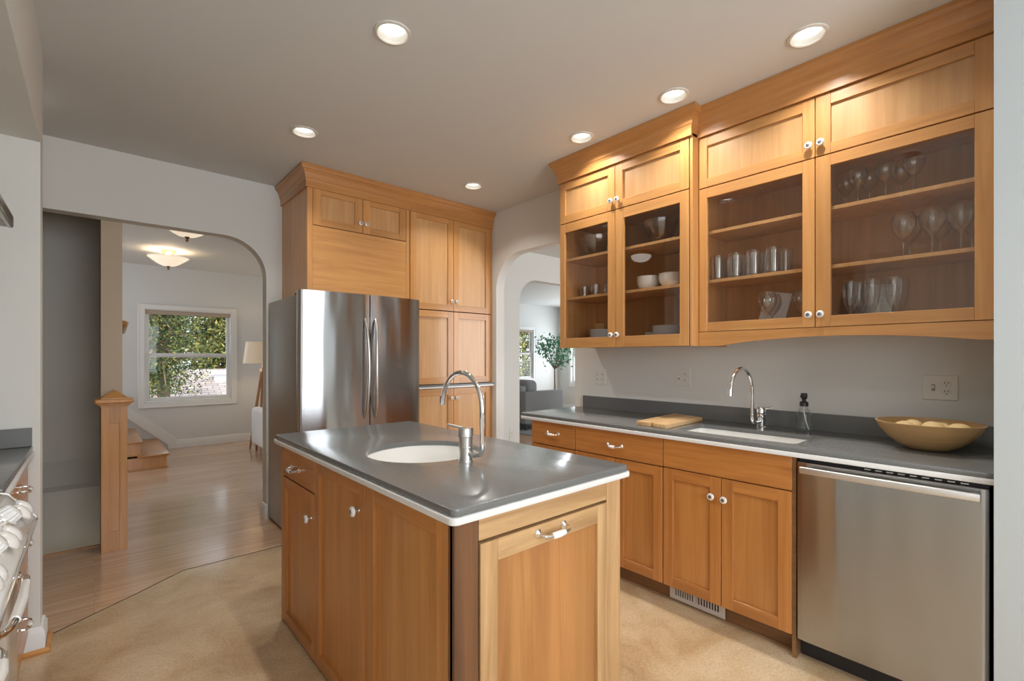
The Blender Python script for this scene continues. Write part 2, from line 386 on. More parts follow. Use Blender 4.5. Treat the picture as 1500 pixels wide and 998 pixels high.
SEAM = [(-.20, 3.09), (-.148, 3.136), (.177, 3.359), (.412, 3.534), (.927, 3.542), (2.94, 3.56)]
b = B(); prism(b, [(-.95, -2.3), (3.04, -2.3), (3.04, 3.56)] + SEAM[::-1] + [(-.95, 3.09)], 'XY', -.06, 0)
struct('floor', b, M['lino'], smooth=False)
b = B()
prism(b, [(-2.5, 3.09)] + SEAM + [(3.04, 3.56), (3.04, 4.40), (-2.5, 4.40)], 'XY', -.06, 0)
box(b, .035, 9.2, 4.40, 8.5, -.06, 0); box(b, 3.04, 9.2, -1.2, 4.40, -.06, 0); box(b, -2.5, .035, 5.35, 8.5, -.06, 0)
struct('floor.001', b, M['planks'], smooth=False)
b = B()
for (xa, ya), (xb, yb) in zip(SEAM[:-1], SEAM[1:]):
    d = Vector((xb-xa, yb-ya)).normalized(); n = Vector((-d.y, d.x))*.0028
    prism(b, [(xa+n.x, ya+n.y), (xa-n.x, ya-n.y), (xb-n.x, yb-n.y), (xb+n.x, yb+n.y)], 'XY', -.002, .0012)
struct('trim_1', b, M['gap'], label='thin dark seam between linoleum and oak floor')

# arch wall (behind fridge) with both arches
op1 = [(-1.6, 0), (-1.6, 2.275)] + [(.755, 2.275)] + arc(.755, 1.975, .30, 90, 0)[1:] + [(1.055, 0)]
op2 = [(3.872, 0), (3.872, 2.00)] + arc(4.16, 2.00, .288, 180, 90)[1:] + arc(5.4, 2.00, .288, 90, 0) + [(5.688, 0)]
b = B(); prism(b, [(-2.5, 0)] + op1 + op2 + [(9.2, 0), (9.2, CZ), (-2.5, CZ)], 'XZ', 4.22, 4.33)
struct('wall_back', b, M['wall'], smooth=False)
# right wall with arch
op = [(2.535, 0), (2.535, 2.005)] + arc(2.835, 2.005, .30, 180, 90)[1:] + arc(3.21, 1.975, .33, 90, 0) + [(3.54, 0)]
b = B(); prism(b, [(-.05, 0)] + op + [(4.22, 0), (4.22, CZ), (-.05, CZ)], 'YZ', 2.94, 3.04)
struct('wall_right', b, M['wall'], smooth=False)
b = B(); box(b, 2.215, 3.04, -2.2, .104, 0, CZ); struct('wall_right.001', b, M['wallshade'], smooth=False)
# left walls
b = B(); box(b, -.95, -.86, -2.3, -1.6, 0, CZ); box(b, -.95, -.86, -.4, 3.10, 0, CZ); box(b, -.95, -.86, -1.6, -.4, 0, .9); box(b, -.95, -.86, -1.6, -.4, 2.3, CZ)
struct('wall_left', b, M['wall'], smooth=False)
b = B(); box(b, -.86, -.18, 2.98, 3.10, 0, CZ); struct('wall_left.001', b, M['wall'], smooth=False)
b = B(); box(b, -2.6, -2.5, 3.0, 5.8, -2.4, CZ); box(b, -2.6, -2.5, 7.3, 8.5, -2.4, CZ); box(b, -2.6, -2.5, 5.8, 7.3, -2.4, .7); box(b, -2.6, -2.5, 5.8, 7.3, 2.3, CZ); box(b, -2.5, -.95, 3.0, 3.1, 0, CZ)
struct('wall_left.002', b, M['wall'], smooth=False)
# wall behind the camera
b = B(); box(b, -.95, -.15, -2.3, -2.2, 0, CZ); box(b, 2.05, 3.04, -2.3, -2.2, 0, CZ); box(b, -.15, 2.05, -2.3, -2.2, 0, .85); box(b, -.15, 2.05, -2.3, -2.2, 2.35, CZ)
struct('wall_front', b, M['wall'], smooth=False)
b = B(); box(b, 3.04, 4.1, -1.15, -1.0, 0, CZ); box(b, 7.1, 9.2, -1.15, -1.0, 0, CZ); box(b, 4.1, 7.1, -1.15, -1.0, 0, .65); box(b, 4.1, 7.1, -1.15, -1.0, 2.35, CZ)
struct('wall_front.001', b, M['wallb'], smooth=False)
# far wall with windows 1 and 2
def wall_holes(b, a0, a1, z0, z1, holes, plane, d0, d1):
    """wall strip with rectangular holes [(a0,a1,z0,z1)] sorted"""
    cur = a0
    def bb(p, q, r, s):
        if plane == 'XZ': box(b, p, q, d0, d1, r, s)
        else: box(b, d0, d1, p, q, r, s)
    for h in holes:
        bb(cur, h[0], z0, z1); bb(h[0], h[1], z0, h[2]); bb(h[0], h[1], h[3], z1); cur = h[1]
    bb(cur, a1, z0, z1)
b = B(); wall_holes(b, -2.5, 9.2, -.1, CZ, [(.53, 1.60, .675, 2.01), (7.10, 8.17, .79, 2.01)], 'XZ', 8.4, 8.52)
struct('wall_back.001', b, M['wallb'], smooth=False)
b = B(); wall_holes(b, -1.2, 8.4, 0, CZ, [(4.65, 5.95, .75, 2.15), (6.75, 7.97, .66, 2.01)], 'YZ', 9.1, 9.2)
struct('wall_right.002', b, M['wallb'], smooth=False)
# stairwell
b = B(); box(b, .035, .15, 4.33, 5.5, -2.4, 2.63); struct('wall_right.003', b, [M['tan']], smooth=False)
b = B(); prism(b, [(5.35, CZ), (5.35, .47), (5.22, .29), (5.17, .26), (5.17, -2.4), (5.5, -2.4), (5.5, CZ)], 'YZ', -2.5, .035)
struct('wall_back.002', b, M['grayw'], smooth=False)
b = B(); box(b, -2.5, .035, 4.28, 4.40, -2.4, -.06); struct('wall_front.002', b, M['grayw'], smooth=False)
b = B(); box(b, -2.5, .035, 4.40, 5.17, -2.4, -2.3); struct('floor.002', b, M['planks'], smooth=False)
b = B(); box(b, -.25, .035, 4.385, 4.42, -.03, .004, bev=.003); struct('trim_2', b, M['nw'])

# baseboards
BB = [(0, 0), (.016, 0), (.016, .09), (.011, .10), (.008, .112), (0, .116)]
b = B(); sweep(b, [(-.86, 2.98), (-.18, 2.98), (-.18, 3.10), (-.5, 3.10)][::-1], BB)
struct('baseboard_left', b, M['trim'])
b = B(); sweep(b, [(-.86, 2.964), (-.162, 2.964), (-.162, 3.118), (-.5, 3.118)][::-1], [(0, 0), (.016, 0), (.016, .012), (.008, .022), (0, .022)])
struct('trim_3', b, M['nw'])
b = B(); sweep(b, [(1.055, 4.34), (1.055, 4.22), (1.064, 4.22)][::-1], BB); struct('baseboard_right', b, M['trim'])
b = B(); sweep(b, [(9.1, 8.4), (.90, 8.4)][::1], [(0, 0), (.015, 0), (.015, .10), (.006, .12), (0, .12)])
prism(b, [(.90, 0), (.92, .12), (.35, .64), (-.6, 1.42), (-.6, 1.25), (.35, .47), (.80, .06), (.80, 0)], 'XZ', 8.385, 8.4)
struct('baseboard_back', b, M['trim'])
b = B(); sweep(b, [(9.1, -1.0), (9.1, 8.385)], [(0, 0), (.015, 0), (.015, .10), (.006, .12), (0, .12)]); struct('baseboard_right.001', b, M['trim'])
b = B(); box(b, 3.04, 3.86, 4.205, 4.22, 0, .13); struct("baseboard_back.001", b, M["trim"])

# windows
def window(n, plane, a0, a1, z0, z1, d, inward, blind, label):
    """double hung; d = inner wall face, inward = -1 (room is on the smaller side)"""
    def bx(bb, p, q, r, s, e0, e1, m=0, bev=.003):
        e0, e1 = d+inward*e0, d+inward*e1
        if plane == 'XZ': box(bb, p, q, e0, e1, r, s, m, bev)
        else: box(bb, e0, e1, p, q, r, s, m, bev)
    b = B()
    t = .062
    bx(b, a0-t, a0, z0-t, z1+t, 0, .018); bx(b, a1, a1+t, z0-t, z1+t, 0, .018); bx(b, a0, a1, z1, z1+t, 0, .018); bx(b, a0, a1, z0-t, z0, 0, .018)
    bx(b, a0-t-.012, a1+t+.012, z0-t-.012, z0-t+.006, 0, .026)
    bx(b, a0-t-.012, a0-t+.004, z0-t, z1+t+.01, 0, .024); bx(b, a1+t-.004, a1+t+.012, z0-t, z1+t+.01, 0, .024); bx(b, a0-t, a1+t, z1+t-.004, z1+t+.01, 0, .024)
    j = .012
    bx(b, a0, a0+j, z0, z1, -.10, .0); bx(b, a1-j, a1, z0, z1, -.10, 0); bx(b, a0+j, a1-j, z1-j, z1, -.10, 0); bx(b, a0+j, a1-j, z0, z0+j*2, -.10, 0)
    fr = obj('window_%d' % n, b, M['trim'], kind='structure', label=label, base=(0, 0, 0))
    zm = (z0+z1)/2 + .01; s = .045
    for nm, lo, hi, e in (('sash_upper', zm-.03, z1-j, -.07), ('sash_lower', z0+j*2, zm+.03, -.035)):
        b = B(); A0, A1 = a0+j, a1-j
        bx(b, A0, A0+s, lo, hi, e-.03, e, 0); bx(b, A1-s, A1, lo, hi, e-.03, e, 0); bx(b, A0+s, A1-s, hi-s*.9, hi, e-.03, e, 0); bx(b, A0+s, A1-s, lo, lo+s, e-.03, e, 0)
        so = obj('sash', b, M['trim'], fr)
        if nm == 'sash_lower':
            b = B(); bx(b, (A0+A1)/2-.04, (A0+A1)/2+.04, hi-.002, hi+.012, e-.02, e-.002); obj('sash_lock', b, M['trim'], so)
        b = B(); bx(b, A0+s-.004, A1-s+.004, lo+s-.004, hi-s*.9+.004, e-.018, e-.014, 0, 0); obj('pane', b, M['winglass'], so, smooth=False)
    if blind:
        b = B(); bx(b, a0+j, a1-j, z1-.07, z1-.012, -.05, -.006, 0, .01); obj('blind', b, M['blind'], fr)
window(1, 'XZ', .53, 1.60, .675, 2.01, 8.4, -1, True, 'white double hung window looking out on trees and a shingled roof')
window(2, 'XZ', 7.10, 8.17, .79, 2.01, 8.4, -1, True, 'white double hung window behind the gray sofa')
window(3, 'YZ', 6.75, 7.97, .66, 2.01, 9.1, -1, False, 'white window to the right of the small tree')

# recessed lights
def can(x, y, label):
    t = thing('recessed_light', label, 'recessed light', (x, y, CZ), 'recessed ceiling lights')
    b = B(); lathe(b, [(.079, 0), (.078, -.006), (.067, -.009), (.062, -.004), (.0655, .0)], (x, y, CZ), m=0, seg=40); obj('trim_ring', b, M['ring'], t)
    b = B(); lathe(b, [(.0655, -.003), (.060, .008), (.053, .020)], (x, y, CZ), seg=40); obj('reflector', b, M['can'], t)
    b = B(); lathe(b, [(.0535, .0195), (.045, .017), (0, .015)], (x, y, CZ), seg=40); obj('lens', b, M['lens'], t)
    l = bpy.data.lights.new('recessed_light_bulb', 'AREA'); l.shape = 'DISK'; l.size = .06; l.energy = 3.7; l.color = (1, .975, .93); l.spread = math.radians(125)
    o = bpy.data.objects.new('recessed_light_bulb', l); C.objects.link(o); o.location = (x, y, CZ+.009)
CL = ['recessed ceiling light above the round island sink', 'recessed ceiling light nearest the right edge, above the wine glass cabinet',
      'recessed ceiling light in front of the two doors right of the crown jog', 'recessed ceiling light above the narrow left glass cabinet',
      'recessed ceiling light in front of the arch, left of the refrigerator cabinet', 'small recessed ceiling light in front of the tall pantry doors', 'recessed ceiling light overhead, out of the picture']
for (x, y), lb in zip(CANS, CL):
    if y > .65: can(x, y, lb)
area('kitchen_can_overhead', (.98, .62, CZ-.01), (0, 0, 0), .09, .09, 3, (1, .97, .92), 118, 'DISK')

# semi-flush bowl lights in the far room
def bowl_light(x, y, zc, label):
    t = thing('ceiling_light', label, 'ceiling light', (x, y, zc), 'alabaster bowl ceiling lights')
    b = B(); lathe(b, [(0, 0), (.078, 0), (.078, -.012), (.062, -.028), (.042, -.04), (.03, -.055), (.022, -.06), (.012, -.065), (.012, -.13), (0, -.13)], (x, y, zc), seg=28); obj('canopy', b, M['brass'], t)
    b = B(); lathe(b, [(.212, -.086), (.20, -.094), (.185, -.108), (.18, -.106), (.165, -.125), (.16, -.123), (.12, -.157), (.07, -.184), (.0, -.196)], (x, y, zc), seg=40); obj('bowl', b, M['alab'], t)
    b = B(); lathe(b, [(0, -.19), (.022, -.192), (.015, -.205), (.009, -.213), (.013, -.222), (.010, -.234), (0, -.238)], (x, y, zc), seg=16); obj('finial', b, M['bronze'], t)
    point('bowl_light_bulb', (x, y, zc-.10), 2.8, (1, .80, .56), .06)
bowl_light(.68, 7.1, 2.63, 'farther bowl ceiling light with its whole brass canopy showing')
bowl_light(.645, 5.26, 2.63, 'nearer bowl ceiling light, its top cut off by the arch')
# hall light seen only as a reflection in the glass door
t = thing('ceiling_light', 'round flush light with a bronze ring, seen as a reflection in the glass door', 'ceiling light', (-.43, 3.60, CZ))
b = B(); lathe(b, [(0, 0), (.172, 0), (.172, -.012), (.152, -.035), (.12, -.045)], (-.43, 3.60, CZ), seg=32); obj('ring', b, M['bronze'], t)
b = B(); lathe(b, [(.135, -.035), (.128, -.07), (.095, -.105), (.05, -.122), (0, -.128)], (-.43, 3.60, CZ), seg=32); obj('bowl', b, glow('flush_light_glass', (.8, .78, .72), (1, .93, .84), 2.2), t)

# ================================================================== hardware
def orient(face, P):
    """maps (a, out, z) to world; face = side the front looks to"""
    return {'-X': lambda a, d, z: (P-d, a, z), '+X': lambda a, d, z: (P+d, a, z), '-Y': lambda a, d, z: (a, P-d, z)}[face]
def fbox(b, face, P, a0, a1, d0, d1, z0, z1, m=0, bev=.0012):
    f = orient(face, P); p, q = f(a0, d0, z0), f(a1, d1, z1)
    box(b, p[0], q[0], p[1], q[1], p[2], q[2], m, bev)
def knob(parent, face, P, a, z, s=1.0):
    f = orient(face, P); o = Vector(f(a, 0, z)); d = Vector(f(a, 1, z)) - o; b = B()
    lathe(b, [(.0085*s, 0), (.008*s, .003), (.005*s, .006), (.005*s, .014*s), (.010*s, .016*s)], o, d, 0, 16)
    lathe(b, [(.006*s, .015*s), (.0165*s, .017*s), (.0175*s, .021*s), (.015*s, .026*s), (.009*s, .028*s)], o, d, 1, 24)
    lathe(b, [(.0095*s, .0275*s), (.007*s, .029*s), (0, .0295*s)], o, d, 2, 16)
    return obj('knob', b, [M['nickel'], M['white'], M['knobc']], parent, 'white ceramic knob with a metal centre')
def pull(parent, face, P, a, z, L=.10, s=1.0):
    f = orient(face, P); b = B(); h = L/2
    nrm = Vector(f(a, 1, z)) - Vector(f(a, 0, z))
    for sg in (-1, 1):
        lathe(b, [(.0, 0), (.012*s, 0), (.012*s, .003), (.008*s, .007), (.0055*s, .010), (.0, .012)], f(a+sg*h, 0, z), nrm, 0, 16)
        tube(b, [f(a+sg*h, .004, z), f(a+sg*h, .018*s, z-.002), f(a+sg*(h-.008), .027*s, z-.004), f(a+sg*(h-.022), .029*s, z-.006), f(a+sg*(h-.030), .029*s, z-.006)], [.0055*s, .005*s, .005*s, .0055*s, .007*s], 0, 10)
    tube(b, [f(a-h+.028, .029*s, z-.006), f(a-h+.032, .029*s, z-.006), f(a, .029*s, z-.007), f(a+h-.032, .029*s, z-.006), f(a+h-.028, .029*s, z-.006)], [.006*s, .0085*s, .0095*s, .0085*s, .006*s], 1, 14)
    return obj('handle', b, [M['chrome'], M['white']], parent, 'chrome bow handle with a white ceramic grip')
def door(parent, face, P, a0, a1, z0, z1, mats=('lv', 'lh', 'lp'), st=.055, rt=.055, rb=.055, glass=False, th=.02, stl=None, strr=None, g=.002, name='door', label=None):
    b = B(); a0 += g; a1 -= g; z0 += g; z1 -= g; s0 = stl or st; s1 = strr or st; bv = .0012
    fbox(b, face, P, a0, a0+s0, 0, th, z0, z1, 0, bv); fbox(b, face, P, a1-s1, a1, 0, th, z0, z1, 0, bv)
    fbox(b, face, P, a0+s0, a1-s1, 0, th-.0004, z1-rt, z1, 1, bv); fbox(b, face, P, a0+s0, a1-s1, 0, th-.0004, z0, z0+rb, 1, bv)
    if not glass: fbox(b, face, P, a0+s0-.002, a1-s1+.002, 0.001, th-.013, z0+rb-.002, z1-rt+.002, 2, 0)
    o = obj(name, b, [M[k] for k in mats], parent, label)
    if glass:
        b = B(); fbox(b, face, P, a0+s0-.004, a1-s1+.004, .005, .009, z0+rb-.004, z1-rt+.004, 0, 0); obj('glass_pane', b, M['pane'], o, smooth=False)
    return o
def slab(parent, face, P, a0, a1, z0, z1, m='lh', th=.02, g=.0016, name='drawer'):
    b = B(); fbox(b, face, P, a0+g, a1-g, 0, th, z0+g, z1-g, 0, .0018); return obj(name, b, M[m], parent)
def body(parent, face, P, a0, a1, depth, z0, z1, mats=('lv', 'gap'), name='carcass', open_=None):
    """solid carcass with a dark front face behind the doors"""
    b = B(); fbox(b, face, P, a0, a1, -depth, -.001, z0, z1, 0, 0); fbox(b, face, P, a0+.004, a1-.004, -.001, .0, z0+.004, z1-.004, 1, 0)
    return obj(name, b, [M[m] for m in mats], parent, smooth=False)

# ================================================================== RIGHT RUN OF BASE CABINETS
XF = 2.31       # carcass front; door faces stand at 2.29
ZT, ZB, ZU = .928, .907, .887    # worktop top / dark slab bottom / underside of light band
def toe(parent, a0, a1):
    b = B(); box(b, 2.37, 2.385, a0, a1, 0, .098, 0, 0); return obj('toe_kick', b, M['toe'], parent, smooth=False)
t = thing('base_cabinet', 'narrow end base cabinet with one drawer, at the arch end of the right run', 'cabinet', (2.6, 2.17, 0))
body(t, '-X', XF, 1.976, 2.37, .58, .098, .886); d = slab(t, '-X', XF, 1.976, 2.37, .729, .886); pull(d, '-X', 2.29, 2.165, .815, .10)
d = door(t, '-X', XF, 1.976, 2.37, .10, .727); knob(d, '-X', 2.29, 2.01, .63); toe(t, 1.976, 2.37)
t = thing('base_cabinet', 'base cabinet with a wide drawer under the cutting board', 'cabinet', (2.6, 1.665, 0))
body(t, '-X', XF, 1.356, 1.974, .58, .098, .886); d = slab(t, '-X', XF, 1.356, 1.974, .731, .886); pull(d, '-X', 2.29, 1.668, .804, .10)
d = door(t, '-X', XF, 1.665, 1.974, .10, .729); knob(d, '-X', 2.29, 1.70, .63); d = door(t, '-X', XF, 1.356, 1.665, .10, .729); toe(t, 1.356, 1.974)
t = thing('base_cabinet', 'base cabinet with two knobbed doors below the sink, beside the dishwasher', 'cabinet', (2.6, 1.04, 0))
b = B(); box(b, XF+.001, 2.89, .728, .735, .098, .886); box(b, XF+.001, 2.89, 1.338, 1.354, .098, .886); box(b, XF+.001, 2.89, .744, 1.338, .098, .114); box(b, 2.874, 2.89, .744, 1.338, .114, .886)
box(b, XF, XF+.02, .744, 1.338, .70, .886); obj('carcass', b, M['lv'], t, smooth=False)
slab(t, '-X', XF, .728, 1.354, .733, .886, name='false_front')
d = door(t, '-X', XF, 1.040, 1.354, .10, .731); knob(d, '-X', 2.29, 1.083, .634); d = door(t, '-X', XF, .728, 1.040, .10, .731); knob(d, '-X', 2.29, 1.020, .631)
b = B(); box(b, 2.37, 2.385, .728, 1.354, 0, .098); box(b, 2.30, 2.385, .714, .730, 0, .886); obj('toe_kick', b, M['toe'], t, smooth=False)
# vent register in the toe kick
t = thing('vent_register', 'light metal vent grille set in the toe kick below the sink doors', 'vent', (2.365, 1.21, .02))
b = B(); y0, y1 = 1.05, 1.352
box(b, 2.362, 2.370, y0, y1, .008, .096, 1); 
box(b, 2.358, 2.364, y0, y1, .008, .030, 0, .001); box(b, 2.358, 2.364, y0, y1, .084, .097, 0, .001); box(b, 2.358, 2.364, y0, y0+.032, .03, .084, 0); box(b, 2.358, 2.364, y1-.026, y1, .03, .084, 0); box(b, 2.358, 2.364, 1.196, 1.206, .03, .084, 0)
for k in range(9):
    yy = y0+.032 + .0145*(k+.0); box(b, 2.358, 2.364, yy+.0085, yy+.0145, .03, .084, 0)
    yy = 1.206 + .0133*k; box(b, 2.358, 2.364, yy+.007, yy+.0133, .03, .084, 0)
for yy in (y0+.012, y1-.010): cyl(b, (2.359, yy, .072), (2.3565, yy, .072), .004, 1, 10)
obj('grille', b, [M['register'], M['slot']], t, smooth=False)

# dishwasher
t = thing('dishwasher', 'stainless steel dishwasher with a long bar handle under the worktop', 'dishwasher', (2.6, .41, 0))
b = B(); box(b, 2.315, 2.88, .118, .706, .10, .880); box(b, 2.36, 2.40, .112, .712, .0, .10); obj('tub', b, M['black'], t, smooth=False)
b = B(); prism(b, [(2.314, .118), (2.288, .118), (2.284, .135), (2.283, .41), (2.284, .690), (2.288, .706), (2.314, .706)], 'XY', .098, .868, 0, .002); dd = obj('door_panel', b, M['steeld'], t)
b = B(); prism(b, [(2.240, .136), (2.236, .275), (2.234, .41), (2.236, .545), (2.240, .685), (2.252, .685), (2.250, .545), (2.249, .41), (2.250, .275), (2.252, .136)], 'XY', .828, .856, 0, .005, 3)
for yy in (.15, .671): cyl(b, (2.286, yy, .840), (2.246, yy, .840), .008, 0, 12)
obj('handle', b, M['satin'], t, 'satin bar handle')
b = B()
for k in range(9): box(b, 2.30, 2.3125, .17+.035*k, .19+.035*k, .872, .876)
obj('vent', b, M['nickel'], t)

# worktop with backsplash
def top_slab(name, poly, cuts, label, base, thing_root=None):
    t = thing(name, label, 'worktop', base)
    b = B(); prism(b, poly, 'XY', ZB, ZT, 0, .004, 2); o = obj('slab', b, M['stone'], t)
    if cuts:
        for c in cuts: cb = B(); prism(cb, c, 'XY', ZB-.05, ZT+.05); cut(o, cb)
    cx = sum(p[0] for p in poly)/len(poly); cy = sum(p[1] for p in poly)/len(poly)
    return t
def rrect(x0, x1, y0, y1, r, n=5):
    return arc(x1-r, y1-r, r, 0, 90, n) + arc(x0+r, y1-r, r, 90, 180, n) + arc(x0+r, y0+r, r, 180, 270, n) + arc(x1-r, y0+r, r, 270, 360, n)
SINKR = rrect(2.372, 2.672, .738, 1.330, .035, 6)
t = top_slab('worktop', [(2.915, .106), (2.915, 2.475), (2.31, 2.475)] + arc(2.302, 2.448, .027, 90, 180, 5)[0:] + [(2.275, .106)], [SINKR], 'long gray stone worktop with backsplash under the glass cabinets', (2.6, 1.2, ZU))
def ring_band(poly, inset, z0, z1):
    b = B(); prism(b, poly, 'XY', z0, z1, 0, .003, 2); return b
b = ring_band([(2.60, .106), (2.60, 2.478), (2.305, 2.478)] + arc(2.297, 2.448, .029, 90, 180, 5) + [(2.269, .106)], 0, ZU, ZB)
o = obj('edge_band', b, M['band'], t, 'pale band under the stone edge'); cb = B(); prism(cb, rrect(2.345, 2.70, .715, 1.352, .035), 'XY', .8, 1.0); cut(o, cb)
b = B(); box(b, 2.916, 2.939, .106, 2.432, ZT-.03, 1.018, 0, .002); obj('backsplash', b, M['stone'], label='long gray stone backsplash strip behind the right faucet and bowl', cat='backsplash', base=(2.92, 1.27, ZT-.03))
for k in range(7):
    b = B(); x = 2.37+.042*k; y1 = .70; y0 = .36+.01*k
    tube(b, [(x, y1, ZT-.004), (x, y1-.02, ZT-.0012), (x+.002, y0+.02, ZT-.0012), (x+.002, y0, ZT-.004)], .0042, 0, 8); obj('drain_ridge', b, M['stone'], t)
# undermount sink
t = thing('kitchen_sink', 'white rectangular sink set under the right worktop', 'sink', (2.52, 1.02, .74))
def basin(outer, z0, z1, name, parent, mats, rb=.04):
    b = B(); bm = b.bm; n = len(outer); cx = sum(p[0] for p in outer)/n; cy = sum(p[1] for p in outer)/n
    rings = []
    for k, (s, z) in enumerate([(1.01, z1), (1.0, z1), (.985, z0+.05), (.95, z0+.018), (.86, z0+.004), (.12, z0)]):
        rings.append([bm.verts.new((cx+(x-cx)*s, cy+(y-cy)*s, z)) for x, y in outer])
    for r0, r1 in zip(rings[:-1], rings[1:]):
        for i in range(n): bm.faces.new([r0[i], r0[(i+1) % n], r1[(i+1) % n], r1[i]])
    bm.faces.new(rings[-1])
    return obj(name, b, mats, parent, ang=60)
basin([(2.52+(x-2.52)*1.02, 1.034+(y-1.034)*1.0) for x, y in SINKR], .742, ZB-.0005, 'basin', t, M['sink'])
b = B(); cyl(b, (2.52, 1.02, .7415), (2.52, 1.02, .7455), .038, 0, 24); obj('drain', b, M['chrome'], t)

def gooseneck(t, x, y, rx, ry, dirx, diry, D=.245, top=1.132, rise0=.965):
    b = B(); r = .0095
    pts = [(x, y, .962), (x+(rx-x)*.55, y+(ry-y)*.55, .958)]
    pts += [(rx-(rx-x)*.10, ry-(ry-y)*.10, .966), (rx, ry, .985)]
    for k in range(1, 7): pts.append((rx, ry, .985+(top-.985)*k/6))
    R = D/2
    for k in range(1, 17):
        a = math.pi*(1-k/16*0.93); pts.append((rx+dirx*(R+R*math.cos(a)), ry+diry*(R+R*math.cos(a)), top+R*1.02*math.sin(a)))
    q = pts[-1]; pts.append((q[0]+dirx*.006, q[1]+diry*.006, q[2]-.025)); 
    tube(b, pts, [.0105, .0105, .0105, .011] + [r]*(len(pts)-4), 0, 16); sp = obj('spout', b, M['chrome'], t)
    b = B(); q = pts[-1]; tube(b, [(q[0], q[1], q[2]+.028), (q[0], q[1], q[2]+.026), (q[0]+dirx*.002, q[1]+diry*.002, q[2]-.008)], [.010, .0118, .0112], 0, 16); obj('aerator', b, M['chrome'], sp)
    return sp
t = thing('faucet', 'tall gooseneck faucet beside the round island sink', 'faucet', (1.05, 1.445, ZT))
b = B(); lathe(b, [(0, 0), (.0275, 0), (.0275, .003), (.026, .005), (.026, .052), (.0272, .053), (.0272, .056), (.026, .057), (.0255, .092), (0, .092)], (1.05, 1.445, ZT), seg=32); obj('faucet_body', b, M['nickel'], t)
b = B(); lathe(b, [(.024, .092), (.029, .094), (.029, .122), (.027, .127), (0, .128)], (1.05, 1.445, ZT), seg=32)
tube(b, [(1.045, 1.45, ZT+.124), (1.03, 1.485, ZT+.129), (1.018, 1.52, ZT+.134)], [.007, .006, .005], 0, 10); obj('lever', b, M['nickel'], t)
gooseneck(t, 1.05, 1.445, 1.058, 1.355, -.02, 1.0, .25, 1.135)
t = thing('faucet', 'chrome gooseneck faucet behind the rectangular sink', 'faucet', (2.80, 1.045, ZT))
b = B(); lathe(b, [(0, .0008), (.027, .0008), (.027, .003), (.0215, .008), (.0225, .03), (.0245, .05), (.0245, .075), (.020, .08), (0, .08)], (2.80, 1.045, ZT), seg=32); obj('faucet_body', b, M['chrome'], t)
b = B(); lathe(b, [(.019, .08), (.0245, .082), (.0245, .105), (.018, .115), (0, .117)], (2.80, 1.045, ZT), seg=32)
tube(b, [(2.80, 1.04, ZT+.1), (2.80, 1.015, ZT+.108), (2.80, .985, ZT+.118)], [.007, .006, .005], 0, 10); obj('lever', b, M['chrome'], t)
gooseneck(t, 2.80, 1.045, 2.695, 1.052, -1.0, .01, .265, 1.128)

# soap dispenser
x, y = 2.835, .842
t = thing('soap_dispenser', 'clear glass soap bottle with a black pump beside the right faucet', 'soap dispenser', (x, y, ZT))
b = B(); lathe(b, [(0, .002), (.034, .002), (.0365, .008), (.0365, .085), (.034, .098), (.024, .112), (.016, .122), (.0155, .135)], (x, y, ZT), seg=32); obj('bottle', b, M['glassb'], t)
b = B(); lathe(b, [(0, .132), (.0205, .132), (.0205, .150), (.017, .156), (.010, .160), (.009, .168), (.015, .176), (.016, .196), (.013, .202), (0, .203)], (x, y, ZT), seg=24); tube(b, [(x, y, ZT+.19), (x-.02, y+.004, ZT+.191), (x-.034, y+.006, ZT+.186)], [.006, .005, .004], 0, 10); obj('pump', b, M['black'], t)
b = B(); tube(b, [(x, y, ZT+.135), (x, y, ZT+.10), (x+.006, y-.008, ZT+.05), (x+.015, y-.018, ZT+.008)], .003, 0, 8); obj('dip_tube', b, M['tube'], t)

# cutting board
b = B(); c0 = [(2.355, 1.562), (2.352, 1.470), (2.378, 1.462), (2.350, 1.452), (2.338, 1.362), (2.80, 1.385), (2.86, 1.605), (2.60, 1.585)]
prism(b, c0, 'XY', ZT+.0008, ZT+.0245, 0, .003, 2)
o = obj('cutting_board', b, M['board'], label='rough edged wooden cutting board lying left of the rectangular sink', cat='cutting board', base=(2.6, 1.47, ZT))

# bowl with fruit
x, y = 2.665, .322
ZT0 = ZT; ZT = ZT0+.0008
t = thing('wooden_bowl', 'wide wooden bowl at the right end of the worktop', 'bowl', (x, y, ZT))
b = B(); lathe(b, [(0, 0), (.060, 0), (.070, .003), (.105, .022), (.138, .050), (.163, .082), (.180, .116), (.1755, .117), (.157, .084), (.131, .054), (.098, .030), (.055, .014), (0, .010)], (x, y, ZT), seg=48); obj('bowl_shell', b, M['bowl'], t, ang=60)
fr = None
for k, (dx, dy, z, lb) in enumerate([(-.060, .068, .085, 'leftmost'), (-.045, -.022, .090, 'large middle front'), (.035, .050, .086, 'back left'), (.040, -.045, .084, 'back right'), (-.005, -.10, .086, 'rightmost')]):
    b = B(); sphere(b, (x+dx, y+dy, ZT+z), .043+.002*(k % 3), .043, .034, 0, bump=.03)
    obj('fruit', b, M['fruit'], label='pale yellow fruit in the wooden bowl, %s of the pile' % lb, cat='fruit', group='pale fruit in the wooden bowl', base=(x+dx, y+dy, ZT+z-.034))

ZT = ZT0
